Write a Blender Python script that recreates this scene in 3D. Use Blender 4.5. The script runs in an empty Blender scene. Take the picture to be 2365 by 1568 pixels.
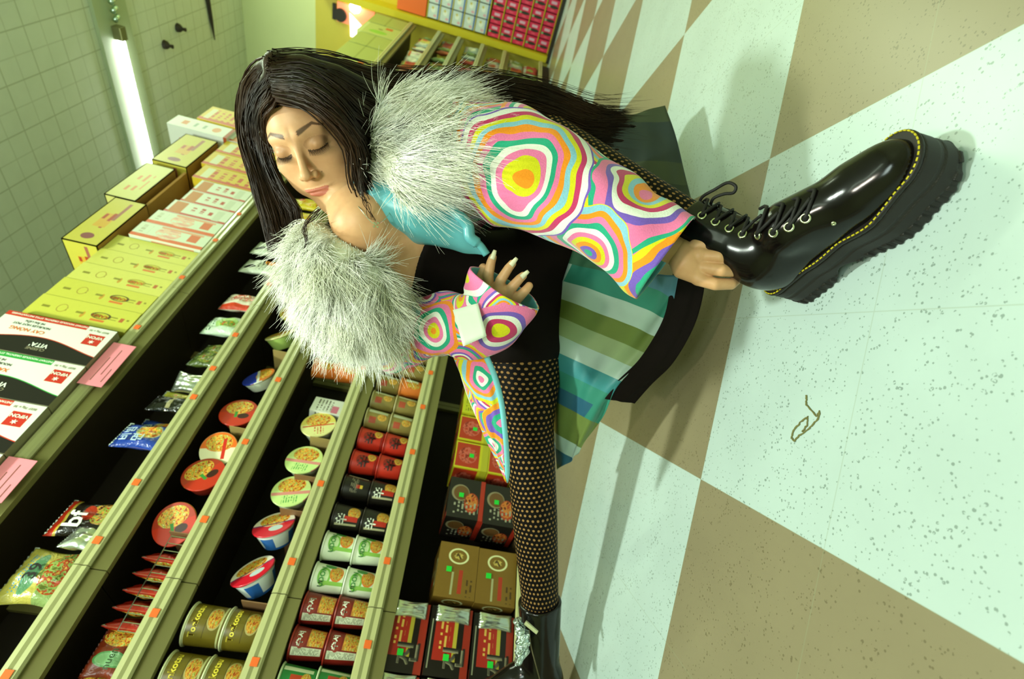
import bpy, math, random
import numpy as np
from mathutils import Vector, Matrix
random.seed(7); rng=np.random.default_rng(7)
C=bpy.context.scene.collection
SC=bpy.context.scene
PI=math.pi
# ------------------------------------------------------------------ camera
CAMP=np.array([1.7369,0.0,0.5709]); FPX=1167.59
_yaw,_pit,_rol=0.73827,0.13463,-1.35005
_F=np.array([-math.sin(_yaw)*math.cos(_pit),math.cos(_yaw)*math.cos(_pit),-math.sin(_pit)])
_R0=np.cross(_F,[0,0,1.]);_R0/=np.linalg.norm(_R0);_U0=np.cross(_R0,_F)
CR=math.cos(_rol)*_R0+math.sin(_rol)*_U0; CU=-math.sin(_rol)*_R0+math.cos(_rol)*_U0; CF=_F
cam=bpy.data.cameras.new('camera'); cam.sensor_width=36; cam.sensor_fit='HORIZONTAL'; cam.lens=FPX/2365*36; cam.clip_start=.02; cam.clip_end=60
cam.dof.use_dof=True; cam.dof.focus_distance=.86; cam.dof.aperture_fstop=4.5
camo=bpy.data.objects.new('camera',cam); C.objects.link(camo); SC.camera=camo
M=Matrix.Identity(4)
for i in range(3):
    M[i][0]=CR[i];M[i][1]=CU[i];M[i][2]=-CF[i];M[i][3]=CAMP[i]
camo.matrix_world=M
def ray(q): return CF+CR*(q[0]-1182.5)/FPX-CU*(q[1]-784)/FPX
def at(x,y,d): return CAMP+d*ray((x,y))
def onX(q,X=0.): d=ray(q); return CAMP+d*(X-CAMP[0])/d[0]
def onZ(q,Z=0.): d=ray(q); return CAMP+d*(Z-CAMP[2])/d[2]
def onY(q,Y=0.): d=ray(q); return CAMP+d*(Y-CAMP[1])/d[1]
# ------------------------------------------------------------------ world, lights, exposure
SC.view_settings.view_transform='Standard'; SC.view_settings.look='None'; SC.view_settings.gamma=1; SC.view_settings.exposure=-0.12
SC.view_settings.use_curve_mapping=False
w=bpy.data.worlds.new('world'); SC.world=w; w.use_nodes=True
w.node_tree.nodes['Background'].inputs[0].default_value=(.62,.70,.42,1); w.node_tree.nodes['Background'].inputs[1].default_value=.08
def area(name,loc,size,power,col,target,shape='DISK',size_y=None):
    l=bpy.data.lights.new(name,'AREA'); l.energy=power; l.color=col; l.shape=shape; l.size=size
    if size_y: l.size_y=size_y
    o=bpy.data.objects.new(name,l); C.objects.link(o); o.location=loc
    o.rotation_euler=(Vector(target)-Vector(loc)).to_track_quat('-Z','Y').to_euler(); return o
area('aisle_key_light',(.95,.05,3.5),.20,104,(.87,1,.86),(1.1,.9,.3))
area('ceiling_tube_light',(.7,4.9,4.0),2.6,100,(.82,1,.72),(.7,4.9,0),'RECTANGLE',.12)
area('far_ceiling_tube_light',(1.4,6.6,4.0),1.8,60,(.85,1,.68),(1.2,6.7,0),'RECTANGLE',.12)
area('camera_flash',(1.62,-.30,1.50),.14,8.5,(1,.93,.78),(1.2,.8,.7))
area('added_ceiling_fill',(2.6,-1.6,2.3),1.4,82,(.80,1,.92),(1.0,2.0,4.1))  # added up-facing fill that brightens the ceiling, not a fixture of the store
area('near_ceiling_tube_light',(2.2,-.8,4.0),2.4,12,(.82,1,.78),(1.8,.2,0),'RECTANGLE',.2)

# ------------------------------------------------------------------ helpers
def tag(o,label=None,cat=None,group=None,kind=None):
    if label:o['label']=label
    if cat:o['category']=cat
    if group:o['group']=group
    if kind:o['kind']=kind
    return o
def empty(name,loc=(0,0,0),rot=(0,0,0)):
    o=bpy.data.objects.new(name,None); o.empty_display_size=.05; C.objects.link(o); o.location=loc; o.rotation_euler=rot; return o
def mkobj(name,v,f,mats,parent=None,uv=None,smooth=False,mi=None,loc=None,col=None):
    me=bpy.data.meshes.new(name); 
    v=np.asarray(v,float)
    me.from_pydata(v.tolist(),[],[tuple(int(i) for i in q) for q in f] if not isinstance(f,np.ndarray) else f.tolist())
    if not isinstance(mats,(list,tuple)): mats=[mats]
    for m in mats: me.materials.append(m)
    if mi is not None: me.polygons.foreach_set('material_index',np.asarray(mi,dtype=np.int32))
    if uv is not None:
        uv=np.asarray(uv,float); l=me.uv_layers.new(name='UVMap'); idx=np.zeros(len(me.loops),dtype=np.int32); me.loops.foreach_get('vertex_index',idx)
        if len(uv)==len(me.vertices): uv=uv[idx]
        l.data.foreach_set('uv',uv.ravel())
    if col is not None:
        for cn,cv in col.items():
            cv=np.asarray(cv,float)
            at_=me.color_attributes.new(cn,'FLOAT_COLOR','POINT')
            if cv.ndim==1: cv=np.stack([cv,cv,cv],1)
            at_.data.foreach_set('color',np.concatenate([cv,np.ones((len(cv),1))],1).ravel())
    if smooth: me.polygons.foreach_set('use_smooth',np.ones(len(me.polygons),bool))
    me.update()
    o=bpy.data.objects.new(name,me); C.objects.link(o)
    if parent: o.parent=parent
    if loc is not None:o.location=loc
    return o
class MB:
    def __init__(s): s.v=[];s.f=[];s.uv=[];s.m=[]
    def add(s,v,f,uv=None,m=0):
        n=sum(len(a) for a in s.v); s.v.append(np.asarray(v,float)); s.f+=[tuple(int(i)+n for i in q) for q in f]
        s.uv.append(np.asarray(uv,float) if uv is not None else np.zeros((len(v),2))); s.m+=[m]*len(f); return s
    def box(s,x0,x1,y0,y1,z0,z1,m=0):
        # uv per face via split verts: each side 0..1 ; front (+X) reads y->u z->v
        P=lambda *a:np.array(a,float)
        F=[([x1,y0,z0],[x1,y1,z0],[x1,y1,z1],[x1,y0,z1]),([x0,y1,z0],[x0,y0,z0],[x0,y0,z1],[x0,y1,z1]),
           ([x0,y0,z0],[x1,y0,z0],[x1,y0,z1],[x0,y0,z1]),([x1,y1,z0],[x0,y1,z0],[x0,y1,z1],[x1,y1,z1]),
           ([x0,y0,z1],[x1,y0,z1],[x1,y1,z1],[x0,y1,z1]),([x0,y1,z0],[x1,y1,z0],[x1,y0,z0],[x0,y0,z0])]
        for q in F: s.add(q,[(0,1,2,3)],[(0,0),(1,0),(1,1),(0,1)],m)
        return s
    def tube(s,pts,r,n=8,m=0,cap=True):
        pts=np.asarray(pts,float); k=len(pts); r=np.broadcast_to(np.asarray(r,float),(k,))
        T=np.gradient(pts,axis=0); T/=np.linalg.norm(T,axis=1,keepdims=True)+1e-9
        a=np.array([0,0,1.]) if abs(T[0,2])<.9 else np.array([1.,0,0]); N=np.cross(T[0],a); N/=np.linalg.norm(N)
        v=[];uv=[]
        for i in range(k):
            N=N-T[i]*(N@T[i]); N/=np.linalg.norm(N)+1e-9; B=np.cross(T[i],N)
            for j in range(n):
                t=2*PI*j/n; v.append(pts[i]+r[i]*(math.cos(t)*N+math.sin(t)*B)); uv.append((j/n,i/(k-1)))
        f=[(i*n+j,i*n+(j+1)%n,(i+1)*n+(j+1)%n,(i+1)*n+j) for i in range(k-1) for j in range(n)]
        if cap: f+=[tuple(range(n-1,-1,-1)),tuple((k-1)*n+j for j in range(n))]
        return s.add(v,f,uv,m)
    def lathe(s,prof,n=32,m=0,u0=0.,cap=True):
        v=[];uv=[];k=len(prof)
        for i,(r,z) in enumerate(prof):
            for j in range(n+1):
                t=2*PI*j/n; v.append((r*math.cos(t),r*math.sin(t),z)); uv.append(((j/n+.5+u0)%1.0001 if j<n else ((.5+u0)%1)+.0,(z-prof[0][1])/((max(q_[1] for q_ in prof)-prof[0][1]) or 1)))
        f=[(i*(n+1)+j,i*(n+1)+j+1,(i+1)*(n+1)+j+1,(i+1)*(n+1)+j) for i in range(k-1) for j in range(n)]
        return s.add(v,f,uv,m)
    def build(s,name,mats,parent=None,smooth=False,loc=None):
        return mkobj(name,np.concatenate(s.v),s.f,mats,parent,np.concatenate(s.uv),smooth,s.m,loc)
def copy_tree(o,parent=None):
    c=o.copy(); C.objects.link(c); c.parent=parent
    for ch in list(o.children): copy_tree(ch,c)
    return c
# ------------------------------------------------------------------ materials
def srgb(c):
    if isinstance(c,str): c=tuple(int(c[i:i+2],16)/255 for i in (0,2,4))
    return tuple(((x/12.92) if x<=.04045 else ((x+.055)/1.055)**2.4) for x in c)+(1,)
class NB:
    def __init__(s,name,rough=.5,metal=0,spec=.5):
        s.mat=bpy.data.materials.new(name); s.mat.use_nodes=True; s.nt=s.mat.node_tree; s.b=s.nt.nodes['Principled BSDF']
        s.b.inputs['Roughness'].default_value=rough; s.b.inputs['Metallic'].default_value=metal; s.b.inputs['Specular IOR Level'].default_value=spec
    def n(s,t,**k):
        x=s.nt.nodes.new(t)
        for a,b in k.items(): setattr(x,a,b)
        return x
    def set(s,sock,v):
        if v is None: return
        if hasattr(v,'is_linked') or hasattr(v,'links'): s.nt.links.new(v,sock)
        elif sock.type=='RGBA': sock.default_value=srgb(v) if not (isinstance(v,tuple) and len(v)==4) else v
        else: sock.default_value=v
    def math(s,op,a,b=None,c=None,clamp=False):
        x=s.n('ShaderNodeMath',operation=op); x.use_clamp=clamp
        for i,q in enumerate((a,b,c)):
            if q is not None: s.set(x.inputs[i],q)
        return x.outputs[0]
    def mix(s,f,a,b):
        x=s.n('ShaderNodeMix',data_type='RGBA'); s.set(x.inputs[0],f); s.set(x.inputs[6],a); s.set(x.inputs[7],b); return x.outputs[2]
    def uv(s):
        t=s.n('ShaderNodeTexCoord'); p=s.n('ShaderNodeSeparateXYZ'); s.nt.links.new(t.outputs['UV'],p.inputs[0]); s.uvv=t.outputs['UV']; return p.outputs[0],p.outputs[1]
    def obj(s):
        t=s.n('ShaderNodeTexCoord'); return t.outputs['Object']
    def noise(s,scale,vec=None,detail=2,rough=.5,dist=0):
        x=s.n('ShaderNodeTexNoise'); x.inputs['Scale'].default_value=scale; x.inputs['Detail'].default_value=detail; x.inputs['Roughness'].default_value=rough; x.inputs['Distortion'].default_value=dist
        s.set(x.inputs['Vector'],vec if vec is not None else s.obj()); return x.outputs['Fac'],x.outputs['Color']
    def vor(s,scale,vec=None,feature='F1'):
        x=s.n('ShaderNodeTexVoronoi',feature=feature); x.inputs['Scale'].default_value=scale; s.set(x.inputs['Vector'],vec if vec is not None else s.obj()); return x.outputs['Distance'],x.outputs['Color']
    def ramp(s,fac,stops,interp='LINEAR'):
        x=s.n('ShaderNodeValToRGB'); r=x.color_ramp; r.interpolation=interp
        while len(r.elements)<len(stops): r.elements.new(.5)
        for e,(p,c) in zip(r.elements,stops): e.position=p; e.color=srgb(c)
        s.set(x.inputs[0],fac); return x.outputs[0]
    def base(s,v): s.set(s.b.inputs['Base Color'],v); return s
    def bump(s,h,strength=.3,dist=.01):
        x=s.n('ShaderNodeBump'); x.inputs['Strength'].default_value=strength; x.inputs['Distance'].default_value=dist; s.set(x.inputs['Height'],h); s.nt.links.new(x.outputs[0],s.b.inputs['Normal']); return s
def mat(name,col,rough=.5,metal=0,spec=.5,var=.0,scale=20,bump=0):
    b=NB(name,rough,metal,spec)
    if var:
        f,_=b.noise(scale,detail=4); c=srgb(col)
        d=b.n('ShaderNodeMix',data_type='RGBA'); d.blend_type='MULTIPLY'; d.inputs[0].default_value=1; d.inputs[6].default_value=c
        g=b.math('MULTIPLY_ADD',f,2*var,1-var); b.set(d.inputs[7],g); b.base(d.outputs[2])
        if bump: b.bump(f,bump,.002)
    else: b.base(col)
    return b.mat
def art(name,base,layers,rough=.45,spec=.5,uvrep=(1,1),wear=.06,crinkle=0,metal=0):
    """printed packaging: shapes laid over a base colour in the surface's own uv"""
    b=NB(name,rough,metal,spec); u,v=b.uv()
    if uvrep!=(1,1):
        u=b.math('FRACT',b.math('MULTIPLY',u,uvrep[0])); v=b.math('FRACT',b.math('MULTIPLY',v,uvrep[1]))
    col=srgb(base)
    for L in layers:
        k,cx,cy,w_,h_,c=L[:6]
        if k in('e','f'):
            a=b.math('POWER',b.math('DIVIDE',b.math('SUBTRACT',u,cx),w_/2),2.0); q=b.math('POWER',b.math('DIVIDE',b.math('SUBTRACT',v,cy),h_/2),2.0)
            m=b.math('LESS_THAN',b.math('ADD',a,q),1)
        elif k=='w':   # wavy band below a curve: v < cy + h*sin
            m=b.math('LESS_THAN',v,b.math('MULTIPLY_ADD',b.math('SINE',b.math('MULTIPLY_ADD',u,w_,cx)),h_,cy))
        else:
            a=b.math('LESS_THAN',b.math('ABSOLUTE',b.math('SUBTRACT',u,cx)),w_/2); q=b.math('LESS_THAN',b.math('ABSOLUTE',b.math('SUBTRACT',v,cy)),h_/2)
            m=b.math('MULTIPLY',a,q)
            if k=='t': # rows of fine print: broken strokes
                rr=b.math('LESS_THAN',b.math('FRACT',b.math('MULTIPLY',v,L[6])),.45)
                wn=b.n('ShaderNodeTexNoise'); wn.inputs['Scale'].default_value=1; wn.inputs['Detail'].default_value=0
                cb=b.n('ShaderNodeCombineXYZ'); b.set(cb.inputs[0],b.math('MULTIPLY',u,L[6]*1.6)); b.set(cb.inputs[1],b.math('MULTIPLY',b.math('FLOOR',b.math('MULTIPLY',v,L[6])),7.3)); b.set(wn.inputs['Vector'],cb.outputs[0])
                m=b.math('MULTIPLY',b.math('MULTIPLY',m,rr),b.math('GREATER_THAN',wn.outputs['Fac'],.47))
        cc=srgb(c) if not isinstance(c,list) else None
        if k in('f','g'):
            f,_=b.noise(L[6] if len(L)>6 else 14,b.uvv,detail=3,rough=.6)
            cc=b.ramp(f,[(.3+.4*i/(len(c)-1),x) for i,x in enumerate(c)],'CONSTANT')
        col=b.mix(m,col,cc)
    if wear:
        f,_=b.noise(60,detail=3); d=b.n('ShaderNodeMix',data_type='RGBA'); d.blend_type='MULTIPLY'; d.inputs[0].default_value=1; b.set(d.inputs[6],col); b.set(d.inputs[7],b.math('MULTIPLY_ADD',f,2*wear,1-wear)); col=d.outputs[2]
    b.base(col)
    if crinkle:
        f,_=b.noise(28,detail=3,rough=.6,dist=1.2); b.bump(f,crinkle,.012)
    return b.mat
FOOD=['7a2a0c','c8641c','e8b040','8a9a30','f0d890','c03a18']
# ------------------------------------------------------------------ text
_tc={}
def text_verts(body,size=1.,depth=0.):
    k=(body,depth)
    if k not in _tc:
        cu=bpy.data.curves.new('t','FONT'); cu.body=body; cu.size=1; cu.align_x='CENTER'; cu.align_y='CENTER'; cu.resolution_u=2; cu.extrude=depth
        o=bpy.data.objects.new('t',cu); C.objects.link(o); bpy.context.view_layer.update()
        me=bpy.data.meshes.new_from_object(o.evaluated_get(bpy.context.evaluated_depsgraph_get()))
        v=np.array([x.co[:] for x in me.vertices]) if len(me.vertices) else np.zeros((0,3)); f=[tuple(p.vertices) for p in me.polygons]
        bpy.data.objects.remove(o); bpy.data.curves.remove(cu); bpy.data.meshes.remove(me)
        _tc[k]=(v,f)
    v,f=_tc[k]; return v*size,f
def text_obj(body,size,fn,m,parent,name='printed_lettering',bold=0):
    v,f=text_verts(body,size)
    if len(v)==0: return None
    vs=[v];fs=list(f)
    if bold:
        for dx,dy in ((bold,0),(0,bold),(bold,bold)):
            n=sum(len(a) for a in vs); vs.append(v+np.array([dx,dy,0])); fs+=[tuple(i+n for i in q) for q in f]
    v=np.concatenate(vs)
    return mkobj(name,np.array([fn(x,y) for x,y,_ in v]),fs,m,parent)
def curved(r,z,r2=None):   # text wrapped on a cup facing +X
    return lambda x,y:((r+.0006)*math.cos(x/r),(r+.0006)*math.sin(x/r),z+y)
# ------------------------------------------------------------------ the setting
YW=7.75; HC=4.1; TS=.671
fb=NB('checkered_floor_tile',.30,0,.4)
ob=fb.obj(); sp=fb.n('ShaderNodeSeparateXYZ'); fb.nt.links.new(ob,sp.inputs[0])
ang=math.radians(43.205)
bx=fb.math('ADD',fb.math('MULTIPLY',fb.math('SUBTRACT',sp.outputs[0],.948),math.cos(ang)/TS),fb.math('MULTIPLY',fb.math('SUBTRACT',sp.outputs[1],.580),math.sin(ang)/TS))
by=fb.math('ADD',fb.math('MULTIPLY',fb.math('SUBTRACT',sp.outputs[0],.948),-math.sin(ang)/TS),fb.math('MULTIPLY',fb.math('SUBTRACT',sp.outputs[1],.580),math.cos(ang)/TS))
par=fb.math('FRACT',fb.math('MULTIPLY',fb.math('ADD',fb.math('FLOOR',bx),fb.math('FLOOR',by)),.5))
tan=fb.math('LESS_THAN',par,.25)
sd,_=fb.vor(140,ob); nz,_=fb.noise(30,ob,detail=3); nf,_=fb.noise(260,ob,detail=2)
speck=fb.math('LESS_THAN',sd,fb.math('MULTIPLY_ADD',nz,.75,-.17))
speck=fb.math('MULTIPLY',speck,fb.math('GREATER_THAN',nf,.45))
cm=fb.mix(fb.math('MULTIPLY',speck,.55),'b7c9c4','465c4c')
ct=fb.mix(fb.math('MULTIPLY',speck,.50),'8a8064','4e462c')
gn,_=fb.noise(5,ob,detail=5)
c_=fb.mix(tan,cm,ct)
seam=fb.math('MINIMUM',fb.math('ABSOLUTE',fb.math('SUBTRACT',fb.math('FRACT',fb.math('MULTIPLY',bx,2)),.5)),fb.math('ABSOLUTE',fb.math('SUBTRACT',fb.math('FRACT',fb.math('MULTIPLY',by,2)),.5)))
seam=fb.math('GREATER_THAN',fb.math('MAXIMUM',fb.math('ABSOLUTE',fb.math('SUBTRACT',fb.math('FRACT',fb.math('MULTIPLY',bx,2)),.5)),fb.math('ABSOLUTE',fb.math('SUBTRACT',fb.math('FRACT',fb.math('MULTIPLY',by,2)),.5))),.4975)
c_=fb.mix(fb.math('MULTIPLY',seam,.30),c_,'8f9a7c')
dd=fb.n('ShaderNodeMix',data_type='RGBA'); dd.blend_type='MULTIPLY'; dd.inputs[0].default_value=1; fb.set(dd.inputs[6],c_); fb.set(dd.inputs[7],fb.math('MULTIPLY_ADD',gn,.22,.88)); fb.base(dd.outputs[2])
o=MB().box(-6,4.5,-3,YW,-.1,0).build('floor',fb.mat); tag(o,kind='structure')
cb=NB('square_ceiling_tile',.9,0,.1)
ob=cb.obj(); sp=cb.n('ShaderNodeSeparateXYZ'); cb.nt.links.new(ob,sp.inputs[0])
def fr(o_,off): return cb.math('ABSOLUTE',cb.math('SUBTRACT',cb.math('FRACT',cb.math('DIVIDE',cb.math('ADD',o_,off),.335)),.5))
g=cb.math('GREATER_THAN',cb.math('MAXIMUM',fr(sp.outputs[0],6.08),fr(sp.outputs[1],3.2)),.485)
fr2=lambda o_,off: cb.math('ABSOLUTE',cb.math('SUBTRACT',cb.math('FRACT',cb.math('DIVIDE',cb.math('ADD',o_,off),.1675)),.5))
g=cb.math('MAXIMUM',g,cb.math('MULTIPLY',cb.math('GREATER_THAN',cb.math('MAXIMUM',fr2(sp.outputs[0],6.08),fr2(sp.outputs[1],3.2)),.472),.55))
nn,_=cb.noise(7,ob,detail=3)
cc=cb.mix(cb.math('MULTIPLY',g,.5),cb.mix(nn,'dde4d2','eaf0e0'),'a2aa84'); cb.base(cc)
o=MB().box(-6,4.5,-3,YW,HC,HC+.1).build('ceiling',cb.mat); tag(o,kind='structure')
wm=mat('pale_yellow_green_wall_paint','e0e8b4',.8,var=.05,scale=3)
for nm,b_ in (('wall_back',(-6,4.5,YW,YW+.1,-.1,HC+.1)),('wall_left',(-6.1,-6,-3,YW,-.1,HC+.1)),('wall_right',(4.5,4.6,-3,YW,-.1,HC+.1)),('wall_front',(-6,4.5,-3.1,-3,-.1,HC+.1))):
    tag(MB().box(*b_).build(nm,wm),kind='structure')
# ceiling lamp, its long tube carried across the aisle
def em(name,col,st):
    b=NB(name,.4); b.base(col); b.set(b.b.inputs['Emission Color'],srgb(col)); b.b.inputs['Emission Strength'].default_value=st; return b.mat
white=mat('white_enamel','dfe8d8',.45)
k=(HC-.571)/(3.0-.519)   # ceiling things were surveyed on a 3 m ceiling
ly=3.672*k; _a,_b=onZ((277,95),HC-.07),onZ((352,380),HC-.07); ly=(_a[1]+_b[1])/2; lx0=_a[0]; lx1=_b[0]-.15
lt=empty('ceiling_light',((lx0+lx1)/2,ly,HC)); tag(lt,'long bare fluorescent ceiling lamp glowing above the yellow cartons','ceiling light')
MB().box(lx1-(lx0+lx1)/2-.05,lx0+1.2-(lx0+lx1)/2,-.20,.24,-.035,-.001).build('housing',mat('lamp_housing_enamel','b9c6a4',.5),lt)
n=40;MB().tube([(lx1-(lx0+lx1)/2+(lx0-lx1)*i/n,0,-.07) for i in range(n+1)],[.029+.002*(i%2) for i in range(n+1)],12).build('tube',em('lit_tube','f4fff4',14),lt,True)
MB().box(lx0-(lx0+lx1)/2+.01,lx0-(lx0+lx1)/2+.12,-.04,.04,-.11,-.03).build('lamp_holder',mat('lamp_holder_olive','7c7a52',.5),lt)
m_=MB()
for i in range(4):
    m_.tube([(lx0-(lx0+lx1)/2+.17+.07*i,-.03,-.075),(lx0-(lx0+lx1)/2+.2+.07*i,.03,-.075)],.022,8)
m_.build('wire_guard',mat('chrome_wire','cfe6dc',.15,1),lt,True)
hk=mat('dark_ceiling_hook','2a2210',.6)
for (q,lb) in (((418,66),'small dark ceiling hook nearest the far wall'),((388,105),'small dark ceiling hook nearest the lamp')):
    p=onZ(q,HC-.04); tag(MB().lathe([(0.001,.04),(.045,.038),(.04,.01),(.015,-.02),(.02,-.05),(.001,-.055)],14).build('ceiling_hook',hk,loc=p),lb,'hook')
p0,p1=onZ((480,0),HC-.02),onZ((496,92),HC-.02)
dirv=p1-p0
tag(MB().tube([np.zeros(3)-dirv*.4,dirv*.5,dirv],[.03,.02,.006],8).build('hanging_rail',hk,loc=p0),'thin dark rail fixed under the ceiling by the far wall','rail')
# ------------------------------------------------------------------ shelving
RZ=[1.800,1.445,1.196,.893,.605,.135]      # tops of the shelf lips
ivory=mat('ivory_shelf_enamel','a9a974',.30,var=.06,scale=8)
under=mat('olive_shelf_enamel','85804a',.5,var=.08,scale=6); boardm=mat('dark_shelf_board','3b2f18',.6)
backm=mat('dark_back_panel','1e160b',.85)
orange=mat('orange_price_paper','f06a1c',.6); palep=mat('pale_tag_paper','a8ac84',.7)
ULAB={0:'ivory steel shelving unit nearest the front, holding bags and cup noodles',1:'ivory shelving unit second from the front, beside the kneeling leg and fur collar',2:'ivory shelving unit behind the woman, under orange and white cartons',3:'ivory shelving unit hidden behind the dark hair',4:'ivory shelving unit just above the long falling hair',5:'ivory shelving unit under the pale green cartons',6:'short ivory shelving unit at the far end, against the yellow display rack'}
rail_labels={0:[(542,491),(489,552),(413,638),(318,755)],1:[(602,651),(574,695),(527,769),(476,847),(437,914),(308,1112),(219,1246),(14,1558)],2:[(682,754),(622,872),(547,1016),(455,1196),(342,1413)],3:[(816,844),(652,1293),(563,1525),(718,1112)],4:[(980,857),(961,936),(937,1040),(912,1152),(877,1292),(850,1395),(828,1485)]}
units=[]
for u in range(7):
    y0=-.62+1.18*u+.0015; y1=y0+1.177 if u<6 else 7.17
    un=empty('shelving_unit',(0,y0,0)); tag(un,ULAB[u],'shelf','ivory shelving units along the aisle'); units.append(un); L=y1-y0
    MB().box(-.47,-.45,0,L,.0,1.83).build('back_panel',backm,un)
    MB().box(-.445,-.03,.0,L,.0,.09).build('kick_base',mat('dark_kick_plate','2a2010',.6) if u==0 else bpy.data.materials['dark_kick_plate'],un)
    for yy in (0,L-.022): MB().box(-.449,-.425,yy,yy+.022,.09,1.86).build('upright',under,un)
    for i,z in enumerate(RZ):
        dz=.022
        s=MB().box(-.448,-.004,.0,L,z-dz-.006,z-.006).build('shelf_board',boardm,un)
        # price rail with a bright rolled top edge
        pr=[(-.004,z+.004),(.004,z+.008),(.011,z+.004),(.016,z-.010),(.013,z-.020),(.017,z-.034),(.010,z-.040),(-.004,z-.036)]
        v=[(x,yy,zz) for yy in (0.0,L) for x,zz in pr]; k=len(pr)
        f=[(j,(j+1)%k,k+(j+1)%k,k+j) for j in range(k)]+[tuple(range(k-1,-1,-1)),tuple(range(k,2*k))]
        mkobj('price_rail',v,f,ivory,s,mi=None)
        if i<5 and i>=0: MB().box(-.03,-.006,.0,L,z-.080,z-.028).build('front_beam',under,s)
        for q in rail_labels.get(i,[]):
            p=onX(q,.018)
            if y0+.03<p[1]<y1-.03: MB().box(.0165,.0185,p[1]-y0-.011,p[1]-y0+.011,z-.028,z-.008).build('price_label',orange,s)
pk=mat('pink_card','f08c98',.7,var=.05,scale=30)
for (a_,b_,lb) in (((302,797),(218,890),'pink price card hung under the white and black cartons'),((78,1062),(0,1160),'pink price card at the left edge, lower than the other')):
    p,q=onX(a_,.03),onX(b_,.03); y0,y1=q[1],p[1]
    o=empty('price_card',(.026,(y0+y1)/2,1.755)); tag(o,lb,'price card')
    wv=(y1-y0)/2
    MB().box(-.001,.001,-wv,wv,-.032,.05).build('card',pk,o)
    bk=mat('brown_ink','7a4a3c',.7) if 'brown_ink' not in bpy.data.materials else bpy.data.materials['brown_ink']
    mm=MB()
    for r_,(u0,u1) in enumerate(((-.8,.3),(-.5,.7),(-.8,-.2))): mm.box(.0011,.0014,wv*u0,wv*u1,.018-.018*r_,.021-.018*r_)
    mm.build('ink_line',bk,o)
# ------------------------------------------------------------------ product kinds
def bag_mesh(w_,h_,t_,seed=0,nu=18,nv=22):
    r=np.random.default_rng(seed); v=[];uv=[];f=[]
    ph=r.random(6)*6
    for side in (1,-1):
        for j in range(nv+1):
            for i in range(nu+1):
                u=i/nu;vv=j/nv; a=max(0,1-abs(2*u-1)**3)**.5*max(0,1-abs(2*vv-1)**2.6)**.6
                e=.92+.08*math.cos(2*PI*vv)
                th=t_*a*(1+.18*math.sin(9*u+ph[0]+4*vv)+.14*math.sin(13*vv+ph[1]+3*u)+.1*math.sin(21*u+ph[2]))
                v.append((side*(th/2+.0006),(u-.5)*w_*(.94+.06*math.cos(2*PI*(vv))),vv*h_+.002*math.sin(40*u+ph[3])*(vv>.9))); uv.append((u if side==1 else 1-u,vv))
        o_=(nu+1)*(nv+1)*(0 if side==1 else 1)
        for j in range(nv):
            for i in range(nu):
                q=(o_+j*(nu+1)+i,o_+j*(nu+1)+i+1,o_+(j+1)*(nu+1)+i+1,o_+(j+1)*(nu+1)+i); f.append(q if side==1 else q[::-1])
    N=(nu+1)*(nv+1); rim=[i for i in range(nu+1)]+[(j)*(nu+1)+nu for j in range(1,nv+1)]+[nv*(nu+1)+i for i in range(nu-1,-1,-1)]+[j*(nu+1) for j in range(nv-1,0,-1)]
    for a,b in zip(rim,rim[1:]+rim[:1]): f.append((b,a,a+N,b+N))
    return v,f,uv
foil=mat('silver_foil','cfd6c8',.22,.9)
def bag(name,m,w_,h_,t_,seed,texts=()):
    e=empty(name); v,f,uv=bag_mesh(w_,h_,t_,seed); mkobj('pouch',v,f,m,e,uv,True)
    mm=MB()
    for z0 in (-.002,h_-.012):
        n=24; vv=[];ff=[]
        for i in range(n+1):
            y=(i/n-.5)*w_; x=.0022*(-1)**i
            vv+=[(x+.0008,y,z0),(x+.0008,y,z0+.014)]
        ff=[(2*i,2*i+2,2*i+3,2*i+1) for i in range(n)]+[(2*i+1,2*i+3,2*i+2,2*i) for i in range(n)]
        mm.add(vv,ff); mm.build('crimped_seal',foil if seed%2 else m,e); mm=MB()
    for tx in texts:
        b_,sz,cy,cz,rot,mt=tx; c_,s_=math.cos(rot),math.sin(rot)
        def fn(x,y,c_=c_,s_=s_,cy=cy,cz=cz):
            yy=cy+x*c_-y*s_; zz=cz+x*s_+y*c_; u=yy/w_+.5;vv=zz/h_; a=max(0,1-abs(2*u-1)**3)**.5*max(0,1-abs(2*vv-1)**2.6)**.6 if 0<u<1 and 0<vv<1 else 0
            return (t_*a*.72+.0012,yy,zz)
        text_obj(b_,sz,fn,mt,e,bold=sz*.03)
    return e
def cup(name,side,lid,h=.100,rt=.046,rb=.038,n=28,flip=False):
    e=empty(name)
    p=[(rb*.3,.003),(rb-.002,.0),(rb,.004),(rt-.001,h-.012),(rt-.001,h-.006)]
    if flip: p=[(rt*.3,.003),(rt-.002,0),(rt,.006),(rb,h-.012),(rb,h-.006)]; 
    b=MB().lathe(p,n).build('cup_wall',side,e,True)
    r=(rb if flip else rt)
    MB().lathe([(r-.001,h-.008),(r+.003,h-.007),(r+.0035,h-.004),(r+.001,h-.002)],n).build('rim',lid if not flip else side,e,True)
    v=[(0,0,h-.001)];uv=[(.5,.5)]
    for i in range(n):
        t=2*PI*i/n; v.append(((r+.001)*math.cos(t),(r+.001)*math.sin(t),h-.002)); uv.append((.5+.5*math.sin(t),.5-.5*math.cos(t)))
    mkobj('lid',v,[(0,1+i,1+(i+1)%n) for i in range(n)],lid,e,uv)
    return e
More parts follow.
